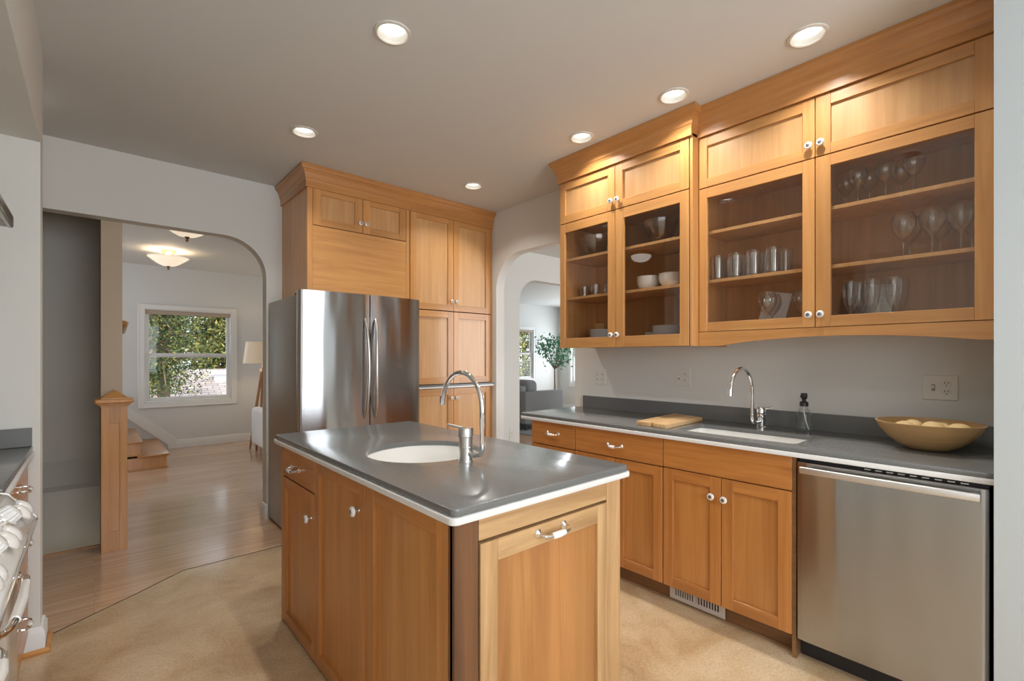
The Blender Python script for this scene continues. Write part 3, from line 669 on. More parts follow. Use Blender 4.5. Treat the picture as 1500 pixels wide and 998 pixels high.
# cover plates
def cover(face, P, a, z, kinds, label, wgt=.118, h=.115):
    f = orient(face, P); t = thing('wall_outlet', label, 'outlet', f(a, 0, z-h/2))
    b = B(); fbox(b, face, P, a-wgt/2, a+wgt/2, 0, .006, z-h/2, z+h/2, 0, .002); obj('cover_plate', b, M['plate'], t)
    n = len(kinds); nv = Vector(f(0, 1, 0)) - Vector(f(0, 0, 0))
    for i, k in enumerate(kinds):
        aa = a + (i-(n-1)/2)*.046
        if k == 's':
            b = B(); fbox(b, face, P, aa-.005, aa+.005, .006, .018, z-.004, z+.012, 0, .001); fbox(b, face, P, aa-.006, aa+.006, .0055, .007, z-.016, z+.016, 1, 0)
            for zz in (-.032, .032): cyl(b, f(aa, .006, z+zz), f(aa, .0075, z+zz), .003, 0, 8)
            obj('toggle', b, [M['plate'], mat('toggle_slot', (.3, .28, .25))], t)
        else:
            for zz in (-.0195, .0195):
                b = B(); lathe(b, [(0, .0075), (.0165, .0075), (.0175, .0055)], f(aa, 0, z+zz), nv, 0, 20, sy=.9)
                for q in (-.006, .006): fbox(b, face, P, aa+q-.0012, aa+q+.0012, .0072, .0082, z+zz-.001, z+zz+.008, 1, 0)
                cyl(b, f(aa, .0072, z+zz-.008), f(aa, .0082, z+zz-.008), .0026, 1, 8)
                obj('receptacle', b, [M['plate'], M['slot']], t)
cover('-X', 2.94, .313, 1.180, ['o', 's'], 'wall plate with switch and outlet above the wooden bowl', .125)
cover('-X', 2.94, 1.593, 1.189, ['o', 's'], 'wall plate with switch and outlet above the cutting board', .114)
cover('-X', 2.94, 2.275, 1.172, ['o', 'o'], 'double outlet plate nearest the arch, partly in shade', .108)
cover('-Y', 4.22, 3.74, .395, ['o'], 'white outlet low on the wall between the two arches', .07, .13)

# ================================================================== WALL CABINETS
CROWN = [(0, 2.583), (.014, 2.583), (.014, 2.625), (.017, 2.640), (.022, 2.646), (.024, 2.664), (.031, 2.684), (.042, 2.701), (.050, 2.706), (.052, 2.714), (.057, 2.722), (.057, 2.739), (0, 2.739)]
def open_case(t, x0, x1, y0, y1, z0, zt, shelves, mid=None):
    b = B(); th = .018
    box(b, x0, x1, y0, y0+th, z0, zt); box(b, x0, x1, y1-th, y1, z0, zt); box(b, x0, x1, y0+th, y1-th, z0, z0+th); box(b, x0, x1, y0+th, y1-th, 2.28, 2.298); box(b, x0, x1, y0+th, y1-th, zt-th, zt)
    box(b, x1-.006, x1, y0+th, y1-th, z0+th, zt-th); box(b, x0+.002, x0+.02, y0+th, y1-th, 2.298, zt-th)
    if mid: box(b, x0+.0, x0+.04, mid-.012, mid+.012, z0+th, zt-th)
    o = obj('carcass', b, M['wi'], t, smooth=False)
    for z in shelves:
        b = B(); box(b, x0+.028, x1-.006, y0+th+.001, y1-th-.001, z-.018, z, 0, .001); obj('shelf', b, M['wp'], t)
t = thing('wall_cabinet', 'narrower left wall cabinet with two glass doors, bowls and plates inside', 'cabinet', (2.75, 1.83, 1.385))
open_case(t, 2.56, 2.938, 1.332, 2.334, 1.395, 2.60, (1.757, 2.040), None)
UM = ('wv', 'wh', 'wp')
d = door(t, '-X', 2.56, 1.848, 2.334, 1.386, 2.284, UM, stl=.056, strr=.046, rt=.062, rb=.070, glass=True); knob(d, '-X', 2.54, 1.871, 1.468)
d = door(t, '-X', 2.56, 1.336, 1.848, 1.386, 2.284, UM, stl=.056, strr=.064, rt=.062, rb=.070, glass=True); knob(d, '-X', 2.54, 1.822, 1.468)
d = door(t, '-X', 2.56, 1.848, 2.334, 2.286, 2.583, UM, stl=.056, strr=.05, rt=.055, rb=.055); knob(d, '-X', 2.54, 1.872, 2.345)
d = door(t, '-X', 2.56, 1.336, 1.848, 2.286, 2.583, UM, stl=.056, strr=.056, rt=.055, rb=.055); knob(d, '-X', 2.54, 1.822, 2.345)
b = B(); sweep(b, [(2.939, 2.334), (2.54, 2.334), (2.54, 1.330), (2.61, 1.330)][::-1], CROWN); obj('crown_moulding', b, M['crown'], t, smooth=False)
b = B(); box(b, 2.5405, 2.64, 1.316, 1.3315, 1.386, 2.60, 0, .001); obj('side_stile', b, M['wv'], t)
t = thing('wall_cabinet', 'wider right wall cabinet with glass doors over an arched valance', 'cabinet', (2.78, .72, 1.39))
open_case(t, 2.63, 2.938, .108, 1.314, 1.465, 2.60, (1.768, 2.050), .728)
d = door(t, '-X', 2.63, .728, 1.314, 1.466, 2.288, UM, stl=.053, strr=.046, rt=.056, rb=.052, glass=True); knob(d, '-X', 2.61, .752, 1.528)
d = door(t, '-X', 2.63, .108, .728, 1.466, 2.288, UM, stl=.066, strr=.062, rt=.052, rb=.052, glass=True); knob(d, '-X', 2.61, .702, 1.528)
d = door(t, '-X', 2.63, .728, 1.314, 2.290, 2.583, UM, stl=.053, strr=.046, rt=.055, rb=.05); knob(d, '-X', 2.61, .752, 2.350)
d = door(t, '-X', 2.63, .108, .728, 2.290, 2.583, UM, stl=.066, strr=.062, rt=.055, rb=.05); knob(d, '-X', 2.61, .702, 2.350)
b = B(); sweep(b, [(2.61, .106), (2.61, 1.330)], CROWN); obj('crown_moulding', b, M['crown'], t, smooth=False)
b = B(); n = 24; top = [(1.314, 1.465), (.106, 1.465)]
pts = [(.106, 1.390), (.16, 1.390)] + [(.16+(1.16-.16)*k/n, 1.390+.034*math.sin(math.pi*k/n)**.8) for k in range(1, n)] + [(1.16, 1.390), (1.20, 1.386), (1.314, 1.386)]
prism(b, top + pts, 'YZ', 2.611, 2.630, 0, 0); prism(b, [(1.314, 1.386), (1.314, 1.465), (1.298, 1.465), (1.298, 1.386)], 'YZ', 2.63, 2.938); obj('valance', b, M['wh'], t, smooth=False)

# ---- glassware and crockery
def tumbler(name, x, y, z, r, h, label, group, cat='glass'):
    b = B(); lathe(b, [(0, .006), (r*.86, .006), (r*.9, .012), (r, h), (r*.955, h), (r*.86, .014), (0, .012)], seg=20)
    lathe(b, [(0, 0), (r*.86, 0), (r*.9, .006)], seg=20)
    o = obj(name, b, M['glass'], label=label, cat=cat, group=group, base=(0, 0, 0)); o.location = (x, y, z); return o
def copyo(o, loc, label):
    c = o.copy(); C.objects.link(c); c.location = loc; c['label'] = label; return c
S1, S2 = 1.7685, 2.0505
def wine(name, h, rb, stem, x, y, z, label, group, rim=.72):
    bh = h-stem; pr = [(0, .0), (.032, .001), (.033, .003), (.01, .007), (.004, .014), (.0035, stem-.008), (.008, stem)]
    for k in range(1, 9):
        u = k/8; rr = rb*math.sin(math.pi*(.07+.67*u)) if rim < .95 else rb*(1-(1-u)**2.4)**.5
        pr.append((rr if k < 8 else rr*.97, stem+bh*u))
    b = B(); lathe(b, pr, seg=24)
    o = obj(name, b, M['glass'], label=label, cat='wine glass', group=group, base=(0, 0, 0), ang=80); o.location = (x, y, z); return o
# left cabinet, top shelf: large glass bowls
def vbowl(): 
    b = B(); n = 28; pr = [(0, .004), (.055, .004), (.058, .010), (.075, .05), (.10, .11), (.112, .158), (.108, .158), (.07, .055), (.052, .012), (0, .010)]
    lathe(b, pr, seg=16); return b
o = obj('glass_bowl', vbowl(), M['glass'], label='large clear glass bowl on the top shelf behind the leftmost glass door', cat='bowl', group='large glass bowls', base=(0, 0, 0), ang=20); o.location = (2.74, 2.175, 2.0405)
copyo(o, (2.74, 1.635, 2.0405), 'large clear glass bowl above the flush light reflection, behind the second glass door')
# short tumblers
o = None
for k, (y, x, lb) in enumerate([(2.27, 2.74, 'leftmost short glass on the middle shelf above the stacked plates'), (2.15, 2.72, 'middle short glass on the shelf above the stacked plates'), (2.03, 2.72, 'right short glass on the shelf above the stacked plates')]):
    if o is None: o = tumbler('short_tumbler', x, y, 1.7575, .036, .09, lb, 'short glasses')
    else: copyo(o, (x, y, 1.7575), lb)
# white bowls, two stacks of two
b = B(); lathe(b, [(0, 0), (.036, 0), (.038, .006), (.058, .02), (.069, .045), (.072, .075), (.068, .075), (.062, .045), (.04, .016), (0, .012)], seg=28)
o = obj('white_bowl', b, M['dish'], label='lower bowl of the left white stack on the middle shelf', cat='bowl', group='stacked white bowls', base=(0, 0, 0), ang=50); o.location = (2.72, 1.716, 1.7575)
copyo(o, (2.72, 1.716, 1.7745), 'upper bowl of the left white stack on the middle shelf')
copyo(o, (2.72, 1.555, 1.7575), 'lower bowl of the right white stack on the middle shelf'); copyo(o, (2.72, 1.555, 1.7745), 'upper bowl of the right white stack on the middle shelf')
# plates
def plateb(r):
    b = B(); lathe(b, [(0, 0), (r*.6, 0), (r*.63, .003), (r*.97, .014), (r, .017), (r*.96, .018), (r*.62, .007), (0, .005)], seg=36); return b
base = 1.4135
ORD = ('bottom', 'second', 'third', 'fourth', 'fifth', 'sixth')
big = obj('dinner_plate', plateb(.128), M['dish'], label='bottom wide plate of the left stack', cat='plate', group='stacked white plates', base=(0, 0, 0), ang=50); big.location = (2.77, 2.13, base)
for k in range(1, 4): copyo(big, (2.77, 2.13, base+.010*k), '%s wide plate up in the left stack' % ORD[k])
sm = obj('salad_plate', plateb(.092), M['dish'], label='lowest small plate on the left stack', cat='plate', group='stacked white plates', base=(0, 0, 0), ang=50); sm.location = (2.76, 2.12, base+.045)
for k in range(1, 6): copyo(sm, (2.76, 2.12, base+.045+.0095*k), '%s small plate up on the left stack' % ORD[k])
for k in range(5): copyo(big, (2.78, 1.61, base+.010*k), '%s wide plate in the right stack, behind the second glass door' % ORD[k])
for k in range(5): copyo(sm, (2.755, 1.60, base+.055+.0095*k), '%s small plate on the right stack, behind the second glass door' % ORD[k])
# leaning boards
def lean(name, m, x, y, z, wy, h, th, ang, label, cat, rz=0, roll=0):
    b = B(); box(b, -th/2, th/2, -wy/2, wy/2, 0, h, 0, .003)
    bmesh.ops.rotate(b.bm, verts=b.bm.verts[:], cent=(0, 0, 0), matrix=Matrix.Rotation(math.radians(ang), 3, 'Y'))
    bmesh.ops.rotate(b.bm, verts=b.bm.verts[:], cent=(0, 0, 0), matrix=Matrix.Rotation(math.radians(roll), 3, 'X') @ Matrix.Rotation(math.radians(rz), 3, 'Z'))
    zmin = min(v.co.z for v in b.bm.verts); bmesh.ops.translate(b.bm, verts=b.bm.verts[:], vec=(0, 0, -zmin))
    o = obj(name, b, m, label=label, cat=cat, base=(0, 0, 0)); o.location = (x, y, z); return o
lean('serving_board', M['board'], 2.905, 2.268, base, .09, .17, .012, 4, 'pale wooden board leaning at the left end above the plates', 'serving board')
lean('serving_tray', M['dish'], 2.906, 1.775, base, .17, .085, .008, 5, 'low white tray standing behind the right plate stack', 'tray')
# right cabinet: tall glasses in pairs
base = 1.4835
g = None
spots = [(2.72, 1.255), (2.72, 1.152), (2.72, 1.055), (2.72, .955), (2.83, 1.235), (2.83, 1.13), (2.83, 1.03), (2.83, .93)]
nm = ['leftmost', 'second', 'third', 'rightmost']
for k, (x, y) in enumerate(spots):
    lb = '%s tall glass of the %s row on the middle shelf' % (nm[k % 4], 'front' if k < 4 else 'back')
    if g is None: g = tumbler('tall_glass', x, y, S1, .037, .142, lb, 'tall glasses')
    else: copyo(g, (x, y, S1), lb)
o = wine('wine_glass', .19, .048, .070, 2.72, .985, base, 'left wine glass in front of the leaning white tray', 'wine glasses on the bottom shelf')
copyo(o, (2.835, 1.0, base), 'wine glass standing just behind the left one by the white tray'); copyo(o, (2.76, .83, base), 'wine glass beside the lower door knob, cut by the frame')
lean('serving_tray', M['dish'], 2.88, 1.03, base, .14, .20, .006, 9, 'tall white tray leaning behind the bottom shelf wine glasses', 'tray', roll=12)
# right door top shelf: six wine glasses
o = None
for (x, y, lb) in [(2.84, .655, 'leftmost wine glass on the top shelf'), (2.76, .588, 'second wine glass from the left on the top shelf'), (2.84, .560, 'third wine glass from the left on the top shelf'),
                   (2.76, .483, 'fourth wine glass from the left on the top shelf'), (2.84, .437, 'fifth wine glass from the left on the top shelf'), (2.76, .383, 'rightmost wine glass on the top shelf')]:
    if o is None: o = wine('wine_glass', .185, .042, .085, x, y, S2, lb, 'wine glasses on the top shelf')
    else: copyo(o, (x, y, S2), lb)
o = None
for (x, y, lb) in [(2.74, .415, 'left large balloon glass on the middle shelf'), (2.74, .317, 'centre large balloon glass on the middle shelf'), (2.74, .226, 'right large balloon glass on the middle shelf'), (2.85, .408, 'balloon glass behind the left large one'), (2.85, .302, 'balloon glass behind the centre large one'), (2.85, .2, 'balloon glass behind the right large one')]:
    if o is None: o = wine('wine_glass', .205, .047, .085, x, y, S1, lb, 'balloon glasses on the middle shelf')
    else: copyo(o, (x, y, S1), lb)
o = None
for (x, y, lb) in [(2.74, .615, 'leftmost flute in front of the steel tray'), (2.74, .530, 'middle flute in front of the steel tray'), (2.74, .448, 'rightmost flute, just past the steel tray'), (2.83, .60, 'flute behind the leftmost one'), (2.83, .44, 'flute behind the rightmost one')]:
    if o is None: o = wine('champagne_flute', .205, .034, .055, x, y, base, lb, 'champagne flutes', rim=1.0)
    else: copyo(o, (x, y, base), lb)
lean('baking_tray', M['steel'], 2.90, .60, base, .22, .20, .006, 6, 'steel tray leaning behind the champagne flutes', 'tray', roll=7)

# ================================================================== REFRIGERATOR WALL
YP = 3.62
PC = [(o, z) for o, z in CROWN]
t = thing('wall_cabinet', 'deep cabinet above the refrigerator with two small doors over a plain panel', 'cabinet', (1.6, 3.9, 1.80))
body(t, '-Y', YP, 1.176, 2.022, .598, 1.80, 2.60, ('wv', 'gap'))
d = door(t, '-Y', YP, 1.216, 1.605, 2.311, 2.620-.02, UM, st=.062, rt=.055, rb=.055); knob(d, '-Y', 3.60, 1.580, 2.385)
d = door(t, '-Y', YP, 1.605, 1.990, 2.311, 2.600, UM, st=.060, rt=.055, rb=.055); knob(d, '-Y', 3.60, 1.632, 2.385)
b = B(); box(b, 1.216, 1.990, 3.601, YP, 1.80, 2.308, 0, .001); obj('front_panel', b, M['wh'], t)
for q in ((1.176, 1.215), (1.991, 2.022)): b = B(); box(b, q[0], q[1], 3.60, YP, 1.80, 2.60, 0, .001); obj('face_stile', b, M['wv'], t)
b = B(); sweep(b, [(2.022, 3.60), (1.176, 3.60), (1.176, 4.219)], PC); c_ = obj('crown_moulding', b, M['crown'], t, smooth=False)
t = thing('tall_cabinet', 'tall pantry cabinet beside the refrigerator, divided by a gray ledge', 'cabinet', (2.5, 3.9, 0))
body(t, '-Y', YP, 2.024, 2.938, .598, .098, 2.60, ('wv', 'gap'))
for a0, a1, z0, z1, kx, kz in [(2.028, 2.480, 1.745, 2.600, 2.452, 1.835), (2.480, 2.920, 1.745, 2.600, 2.508, 1.835), (2.028, 2.480, 1.080, 1.741, None, 0), (2.480, 2.920, 1.080, 1.741, None, 0), (2.028, 2.480, .10, 1.040, 2.452, .948), (2.480, 2.920, .10, 1.040, 2.508, .948)]:
    d = door(t, '-Y', YP, a0, a1, z0, z1, UM if z0 > 1 else ('wv', 'wh', 'wp'), st=.06, rt=.058, rb=.058)
    if kx: knob(d, '-Y', 3.60, kx, kz)
b = B(); box(b, 2.921, 2.938, 3.600, YP, .098, 2.60, 0, .001); obj('face_stile', b, M['wv'], t)
b = B(); box(b, 2.026, 2.938, 3.565, 3.62, 1.044, 1.062, 1, .003); box(b, 2.026, 2.938, 3.560, 3.62, 1.062, 1.077, 0, .004); obj('ledge', b, [M['stone'], M['band']], t, 'gray stone ledge with a pale band')
b = B(); box(b, 2.03, 2.938, 3.67, 3.685, 0, .098); obj('toe_kick', b, M['toe'], t, smooth=False)
b = B(); sweep(b, [(2.939, 3.60), (2.022, 3.60)], PC); obj('crown_moulding', b, M['crown'], t, smooth=False)

# refrigerator
t = thing('refrigerator', 'stainless french door refrigerator between the arch and the pantry', 'refrigerator', (1.54, 3.8, 0))
b = B(); box(b, 1.068, 2.014, 3.50, 4.19, .02, 1.765, 0, .004, 2); box(b, 1.09, 1.99, 3.505, 4.1, 0, .06, 1); obj('cabinet_body', b, [M['steels'], M['black']], t)
def fdoor(x0, x1, z0, z1, name, lr):
    xm = 1.541; hw = .474
    def fy(x): return 3.412 - .034*(1-((x-xm)/hw)**2)
    n = 16; fr = [(x0+(x1-x0)*k/n, fy(x0+(x1-x0)*k/n)) for k in range(n+1)]
    if lr == 'L' or lr == 'LR': fr[0] = (x0, fr[0][1]+.018); fr.insert(1, (x0+.005, fr[1][1]+.006)); fr.insert(2, (x0+.014, fy(x0+.014)))
    if lr == 'R' or lr == 'LR': fr[-1] = (x1, fr[-1][1]+.018); fr.insert(-1, (x1-.005, fy(x1)+.006)); fr.insert(-2, (x1-.014, fy(x1-.014)))
    b = B(); prism(b, fr + [(x1, 3.488), (x0, 3.488)], 'XY', z0, z1, 0, .0); return obj(name, b, M['steel'], t, ang=28)
dl = fdoor(1.066, 1.558, .72, 1.795, 'door', 'L'); dr = fdoor(1.566, 2.016, .72, 1.795, 'door', 'R'); dz = fdoor(1.066, 2.016, .08, .71, 'freezer_drawer', 'LR')
for par, x, s in ((dl, 1.523, -1), (dr, 1.600, 1)):
    b = B(); pts = []
    for k in range(17):
        u = k/16; pts.append((x - s*.012*math.sin(math.pi*u)+s*.004, 3.372-.052*math.sin(math.pi*u)**.55, .86+.755*u))
    tube(b, pts, [.006, .010] + [.0125]*13 + [.010, .006], 0, 14); obj('handle', b, M['nickel'], par)
b = B(); tube(b, [(1.16, 3.372, .62), (1.20, 3.335, .62), (1.54, 3.315, .62), (1.88, 3.335, .62), (1.92, 3.372, .62)], .012, 0, 12); obj('handle', b, M['nickel'], dz)
b = B(); box(b, 1.075, 1.18, 3.43, 3.56, 1.766, 1.785, 0, .004); box(b, 1.90, 2.0, 3.43, 3.56, 1.766, 1.785, 0, .004); obj('hinge_cover', b, M['black'], t)

# ================================================================== ISLAND
t = thing('island_cabinet', 'wooden kitchen island cabinet with doors on its left side and a pull-out front', 'cabinet', (1.07, 1.77, 0))
XI, YI = .705, 1.02
b = B(); box(b, XI+.022, 1.417, YI+.022, 2.52, .09, .886, 0, 0)
ic = obj('carcass', b, M['gap'], t, smooth=False)
cb = B(); cyl(cb, (1.04, 1.73, .70), (1.04, 1.73, 1.0), .262, seg=48); cut(ic, cb)
b = B(); box(b, XI+.02, 1.417, 2.502, 2.535, .0, .886, 0, .001); obj('back_panel', b, M['lv'], t)
b = B(); box(b, 1.417, 1.437, YI+.02, 2.52, .0, .886, 0, .001); obj('side_panel', b, M['lv'], t)
b = B(); box(b, XI+.05, 1.38, YI+.03, 2.50, 0, .09); obj('plinth', b, M['toe'], t, smooth=False)
IM = ('lv', 'lh', 'lp')
b = B(); box(b, XI, XI+.02, 2.52, 2.540, 0.0, .886, 0, .001); obj('corner_stile', b, M['lv'], t)
P_ = XI+.02
d = slab(t, '-X', P_, 2.066, 2.520, .735, .885); pull(d, '-X', XI, 2.315, .80, .105)
d = door(t, '-X', P_, 2.066, 2.520, .012, .731, IM, stl=.045, strr=.042, rt=.048, rb=.05); knob(d, '-X', XI, 2.11, .622, 1.05)
d = door(t, '-X', P_, 1.562, 2.066, .012, .885, IM, stl=.055, strr=.052, rt=.052, rb=.055); knob(d, '-X', XI, 1.618, .775, 1.1)
d = door(t, '-X', P_, 1.050, 1.562, .012, .885, IM, stl=.055, strr=.06, rt=.055, rb=.055, name='fixed_panel')
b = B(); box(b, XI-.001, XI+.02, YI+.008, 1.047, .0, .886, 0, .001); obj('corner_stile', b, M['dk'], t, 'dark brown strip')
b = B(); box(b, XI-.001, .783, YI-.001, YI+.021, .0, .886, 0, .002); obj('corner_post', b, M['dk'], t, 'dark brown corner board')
b = B(); box(b, .785, 1.352, YI, YI+.02, .818, .886, 0, .0012); obj('top_rail', b, M['eh'], t)
b = B(); box(b, 1.354, 1.424, YI, YI+.02, .0, .886, 0, .0012); box(b, 1.424, 1.437, YI+.001, YI+.021, .0, .886, 0, .004, 2); obj('end_stile', b, M['ev'], t)
d = door(t, '-Y', YI+.022, .786, 1.352, .012, .812, ('ev', 'eh', 'ep'), stl=.062, strr=.052, rt=.062, rb=.065, th=.026, name='pull_out_front'); pull(d, '-Y', YI-.004, 1.066, .785, .115, 1.15)
# island worktop
isl = [(1.428, 1.003)] + []
def rr2(x0, x1, y0, y1, r): return rrect(x0, x1, y0, y1, r, 5)
hole = [(1.04+.235*math.cos(2*math.pi*k/64), 1.73+.235*math.sin(2*math.pi*k/64)) for k in range(64)]
t = top_slab('island_worktop', rr2(.688, 1.461, 1.000, 2.598, .018), [hole], 'gray stone island top with a pale edge band and a round sink hole', (1.07, 1.8, ZU))
b = ring_band(rr2(.681, 1.468, .993, 2.605, .022), 0, ZU, ZB-.001); o = obj('edge_band', b, M['band'], t, 'pale band under the stone edge'); cb = B(); cyl(cb, (1.04, 1.73, .8), (1.04, 1.73, 1.0), .25, seg=48); cut(o, cb)
t = thing('island_sink', 'round white sink set in the island top', 'sink', (1.04, 1.73, .74))
b = B(); lathe(b, [(.249, ZB-.0015-.74), (.238, ZB-.0015-.74), (.236, .10), (.225, .05), (.19, .018), (.05, .004), (0, .003)], (1.04, 1.73, .74), seg=64); obj('basin', b, M['sink'], t, ang=60)
b = B(); cyl(b, (1.04, 1.73, .7435), (1.04, 1.73, .7475), .04, 0, 24); obj('drain', b, M['chrome'], t)

# ================================================================== LEFT SIDE: counter, drawers, range, hood
t = thing('base_cabinet', 'wooden drawer cabinet at the left edge, beyond the white range', 'cabinet', (-.5, 2.5, 0))
b = B(); box(b, -.858, -.236, 2.07, 2.962, .09, .886); box(b, -.85, -.30, 2.07, 2.962, 0, .09); obj('carcass', b, M['lv'], t, smooth=False)
for z0, z1 in ((.735, .885), (.42, .731), (.105, .416)):
    d = slab(t, '+X', -.236, 2.16, 2.950, z0, z1); pull(d, '+X', -.216, 2.62, (z0+z1)/2+.0 if z1 > .8 else z1-.13, .10)
t = top_slab('worktop', [(-.858, 2.062), (-.203, 2.062), (-.203, 2.976), (-.858, 2.976)], [], 'short gray stone worktop at the left edge against the wall end', (-.5, 2.5, ZU))
b = ring_band([(-.858, 2.062), (-.196, 2.062), (-.196, 2.976), (-.858, 2.976)], 0, ZU, ZB-.001); obj('edge_band', b, M['band'], t, 'pale band under the stone edge')
b = B(); box(b, -.838, -.205, 2.95, 2.978, ZT+.0006, 1.010, 0, .002); box(b, -.858, -.838, 2.062, 2.978, ZT+.0006, 1.010, 0, .002); obj('backsplash', b, M['stone'], label='short gray stone backsplash at the left edge on the wall end', cat='backsplash', base=(-.5, 2.95, ZT-.001))

t = thing('range', 'white enamel range with sloping knob panel and chrome handles at the left edge', 'range', (-.5, 1.6, 0))
y0, y1 = 1.20, 1.962
b = B(); box(b, -.855, -.181, y0, y1, .09, .90, 0, .004, 2); box(b, -.84, -.22, y0+.02, y1-.02, 0, .09, 1); obj('oven_body', b, [M['enamel'], M['black']], t)
b = B(); prism(b, [(-.855, .895), (-.855, .93), (-.20, .930), (-.186, .926), (-.130, .852), (-.130, .842), (-.155, .838), (-.172, .84)], 'XZ', y0-.002, y1+.004, 0, .004, 2); obj('control_panel', b, M['enamel'], t)
b = B(); tube(b, [(-.30, y1+.002, .934), (-.20, y1+.003, .934), (-.184, y1+.004, .928), (-.128, y1+.004, .853), (-.127, y1+.004, .842)], .0035, 0, 8); tube(b, [(-.127, y1+.003, .842), (-.127, y0, .842)], .003, 0, 8); obj('chrome_edge', b, M['chrome'], t)
nrm = Vector((.074, 0, .056)).normalized()
def rknob(y, q=0):
    c = Vector((-.158, y, .889)) + Vector((-.014, 0, .018))*q; b = B()
    lathe(b, [(0, .001), (.012, .001), (.012, .010)], c, nrm, 1, 20)
    lathe(b, [(0, .009), (.024, .010), (.0275, .013), (.0265, .017), (.018, .023), (.008, .026), (0, .0265)], c, nrm, 0, 30)
    obj('knob', b, [M['white'], M['chrome']], t)
for y in (1.905, 1.850, 1.640, 1.585, 1.375, 1.320): rknob(y)
for y in (1.775, 1.510):
    b = B(); c = Vector((-.172, y, .907)); lathe(b, [(.029, 0), (.029, .004), (.0, .004)], c, nrm, 1, 24)
    n = 28; u = Vector((0, 1, 0)); vv = nrm.cross(u)
    for (r0, h0, r1, h1) in ((.0245, .004, .023, .020), (.023, .020, .019, .026)):
        for k in range(n):
            a0, a1 = 2*math.pi*k/n, 2*math.pi*(k+1)/n; f0, f1 = (1.0, .9) if k % 2 else (.9, 1.0)
            q = [c+u*(r0*f0*math.cos(a0))+vv*(r0*f0*math.sin(a0))+nrm*h0, c+u*(r0*f1*math.cos(a1))+vv*(r0*f1*math.sin(a1))+nrm*h0, c+u*(r1*f1*math.cos(a1))+vv*(r1*f1*math.sin(a1))+nrm*h1, c+u*(r1*f0*math.cos(a0))+vv*(r1*f0*math.sin(a0))+nrm*h1]
            b.bm.faces.new([b.bm.verts.new(p) for p in q])
    lathe(b, [(.0185, .0255), (.012, .028), (0, .0285)], c, nrm, 0, 24); obj('selector_knob', b, [M['white'], M['chrome']], t)
for a0, a1 in ((y0+.306, y1-.004), (y0+.004, y0+.300)):
    b = B(); box(b, -.180, -.165, a0, a1, .16, .80, 0, .004, 2); dd = obj('oven_door', b, M['enamel'], t)
    b = B(); m_ = (a0+a1)/2; L_ = (a1-a0)/2-.03
    for s in (-1, 1):
        lathe(b, [(0, 0), (.019, 0), (.019, .004), (.012, .009), (0, .012)], (-.165, m_+s*L_, .700), (1, 0, 0), 1, 18)
        tube(b, [(-.162, m_+s*L_, .70), (-.152, m_+s*(L_-.008), .70), (-.144, m_+s*(L_-.03), .70), (-.140, m_+s*(L_-.075), .70)], [.008, .008, .009, .009], 1, 12)
    tube(b, [(-.140, m_-L_+.072, .70), (-.137, m_, .70), (-.140, m_+L_-.072, .70)], [.0105, .0115, .0105], 0, 14); obj('handle', b, [M['white'], M['chrome']], dd)
b = B(); box(b, -.80, -.23, y0+.03, y1-.03, .928, .940, 0, .004); obj('grate', b, M['black'], t)
t = thing('range_hood', 'steel range hood whose front lip shows at the upper left edge', 'range hood', (-.5, 1.6, 1.70))
b = B(); prism(b, [(-.857, 1.70), (-.19, 1.70), (-.19, 1.735), (-.42, 1.93), (-.42, 2.284), (-.857, 2.284)], 'XZ', 1.24, 1.998, 0, .002); obj('hood_body', b, M['steels'], t)
b = B(); box(b, -.192, -.176, 1.236, 2.000, 1.698, 1.736, 0, .006, 3); obj('front_lip', b, M['steel'], t)

# ================================================================== NEWEL, STAIRS
t = thing('newel_post', 'square oak newel post with recessed panel and pyramid cap by the stairwell', 'newel post', (.103, 4.26, 0))
b = B(); x0, x1, ya, yb = .035, .172, 4.19, 4.327
box(b, x0+.008, x1-.008, ya+.008, yb-.008, 0, .99, 0, 0)
for q in ((x0, x0+.040, ya, ya+.040), (x1-.040, x1, ya, ya+.040), (x0, x0+.040, yb-.040, yb), (x1-.040, x1, yb-.040, yb)): box(b, q[0], q[1], q[2], q[3], 0, .99, 0, .001)
box(b, x0+.001, x1-.001, ya+.001, yb-.001, 0, .137, 0, .001); box(b, x0+.001, x1-.001, ya+.001, yb-.001, .872, .99, 0, .001); obj('shaft', b, M['nw'], t)
b = B(); cx, cy = (x0+x1)/2, (ya+yb)/2
def sq(h): return [(cx-h, cy-h), (cx+h, cy-h), (cx+h, cy+h), (cx-h, cy+h)]
prism(b, sq(.074), 'XY', .985, .998, 0, .003, 2); prism(b, sq(.088), 'XY', .996, 1.010, 0, .006, 3); prism(b, sq(.104), 'XY', 1.008, 1.040, 0, .012, 4)
bm = b.bm; v = [bm.verts.new((x, y, 1.0395)) for x, y in sq(.070)]; w_ = [bm.verts.new((x, y, 1.046)) for x, y in sq(.070)]; ap = bm.verts.new((cx, cy, 1.098))
for i in range(4): bm.faces.new([v[i], v[(i+1) % 4], w_[(i+1) % 4], w_[i]]); bm.faces.new([w_[i], w_[(i+1) % 4], ap])
obj('cap', b, M['nw'], t, smooth=False)
t = thing('staircase', 'oak stairs rising to the left in the far room', 'stairs', (.2, 7.6, 0))
for k in range(5):
    b = B(); xr = .655-.252*k; box(b, -1.0, xr, 7.0, 8.383, .17*k, .17*(k+1)-.026, 0, 0); s_ = obj('step', b, M['nw'], t, smooth=False)
    b = B(); box(b, xr-.28, xr+.026, 6.974, 8.383, .17*(k+1)-.026, .17*(k+1), 0, .008, 2); box(b, -1.0, xr+.014, 6.99, 8.383, .17*k, .17*k+.018, 0, .004); obj('tread', b, M['nw'], s_)
b = B(); tube(b, [(.19, 5.05, 1.585), (.19, 5.04, 1.59), (.19, 4.98, 1.598), (.182, 4.955, 1.60), (.152, 4.95, 1.60)], [.02, .021, .022, .022, .022], 0, 14)
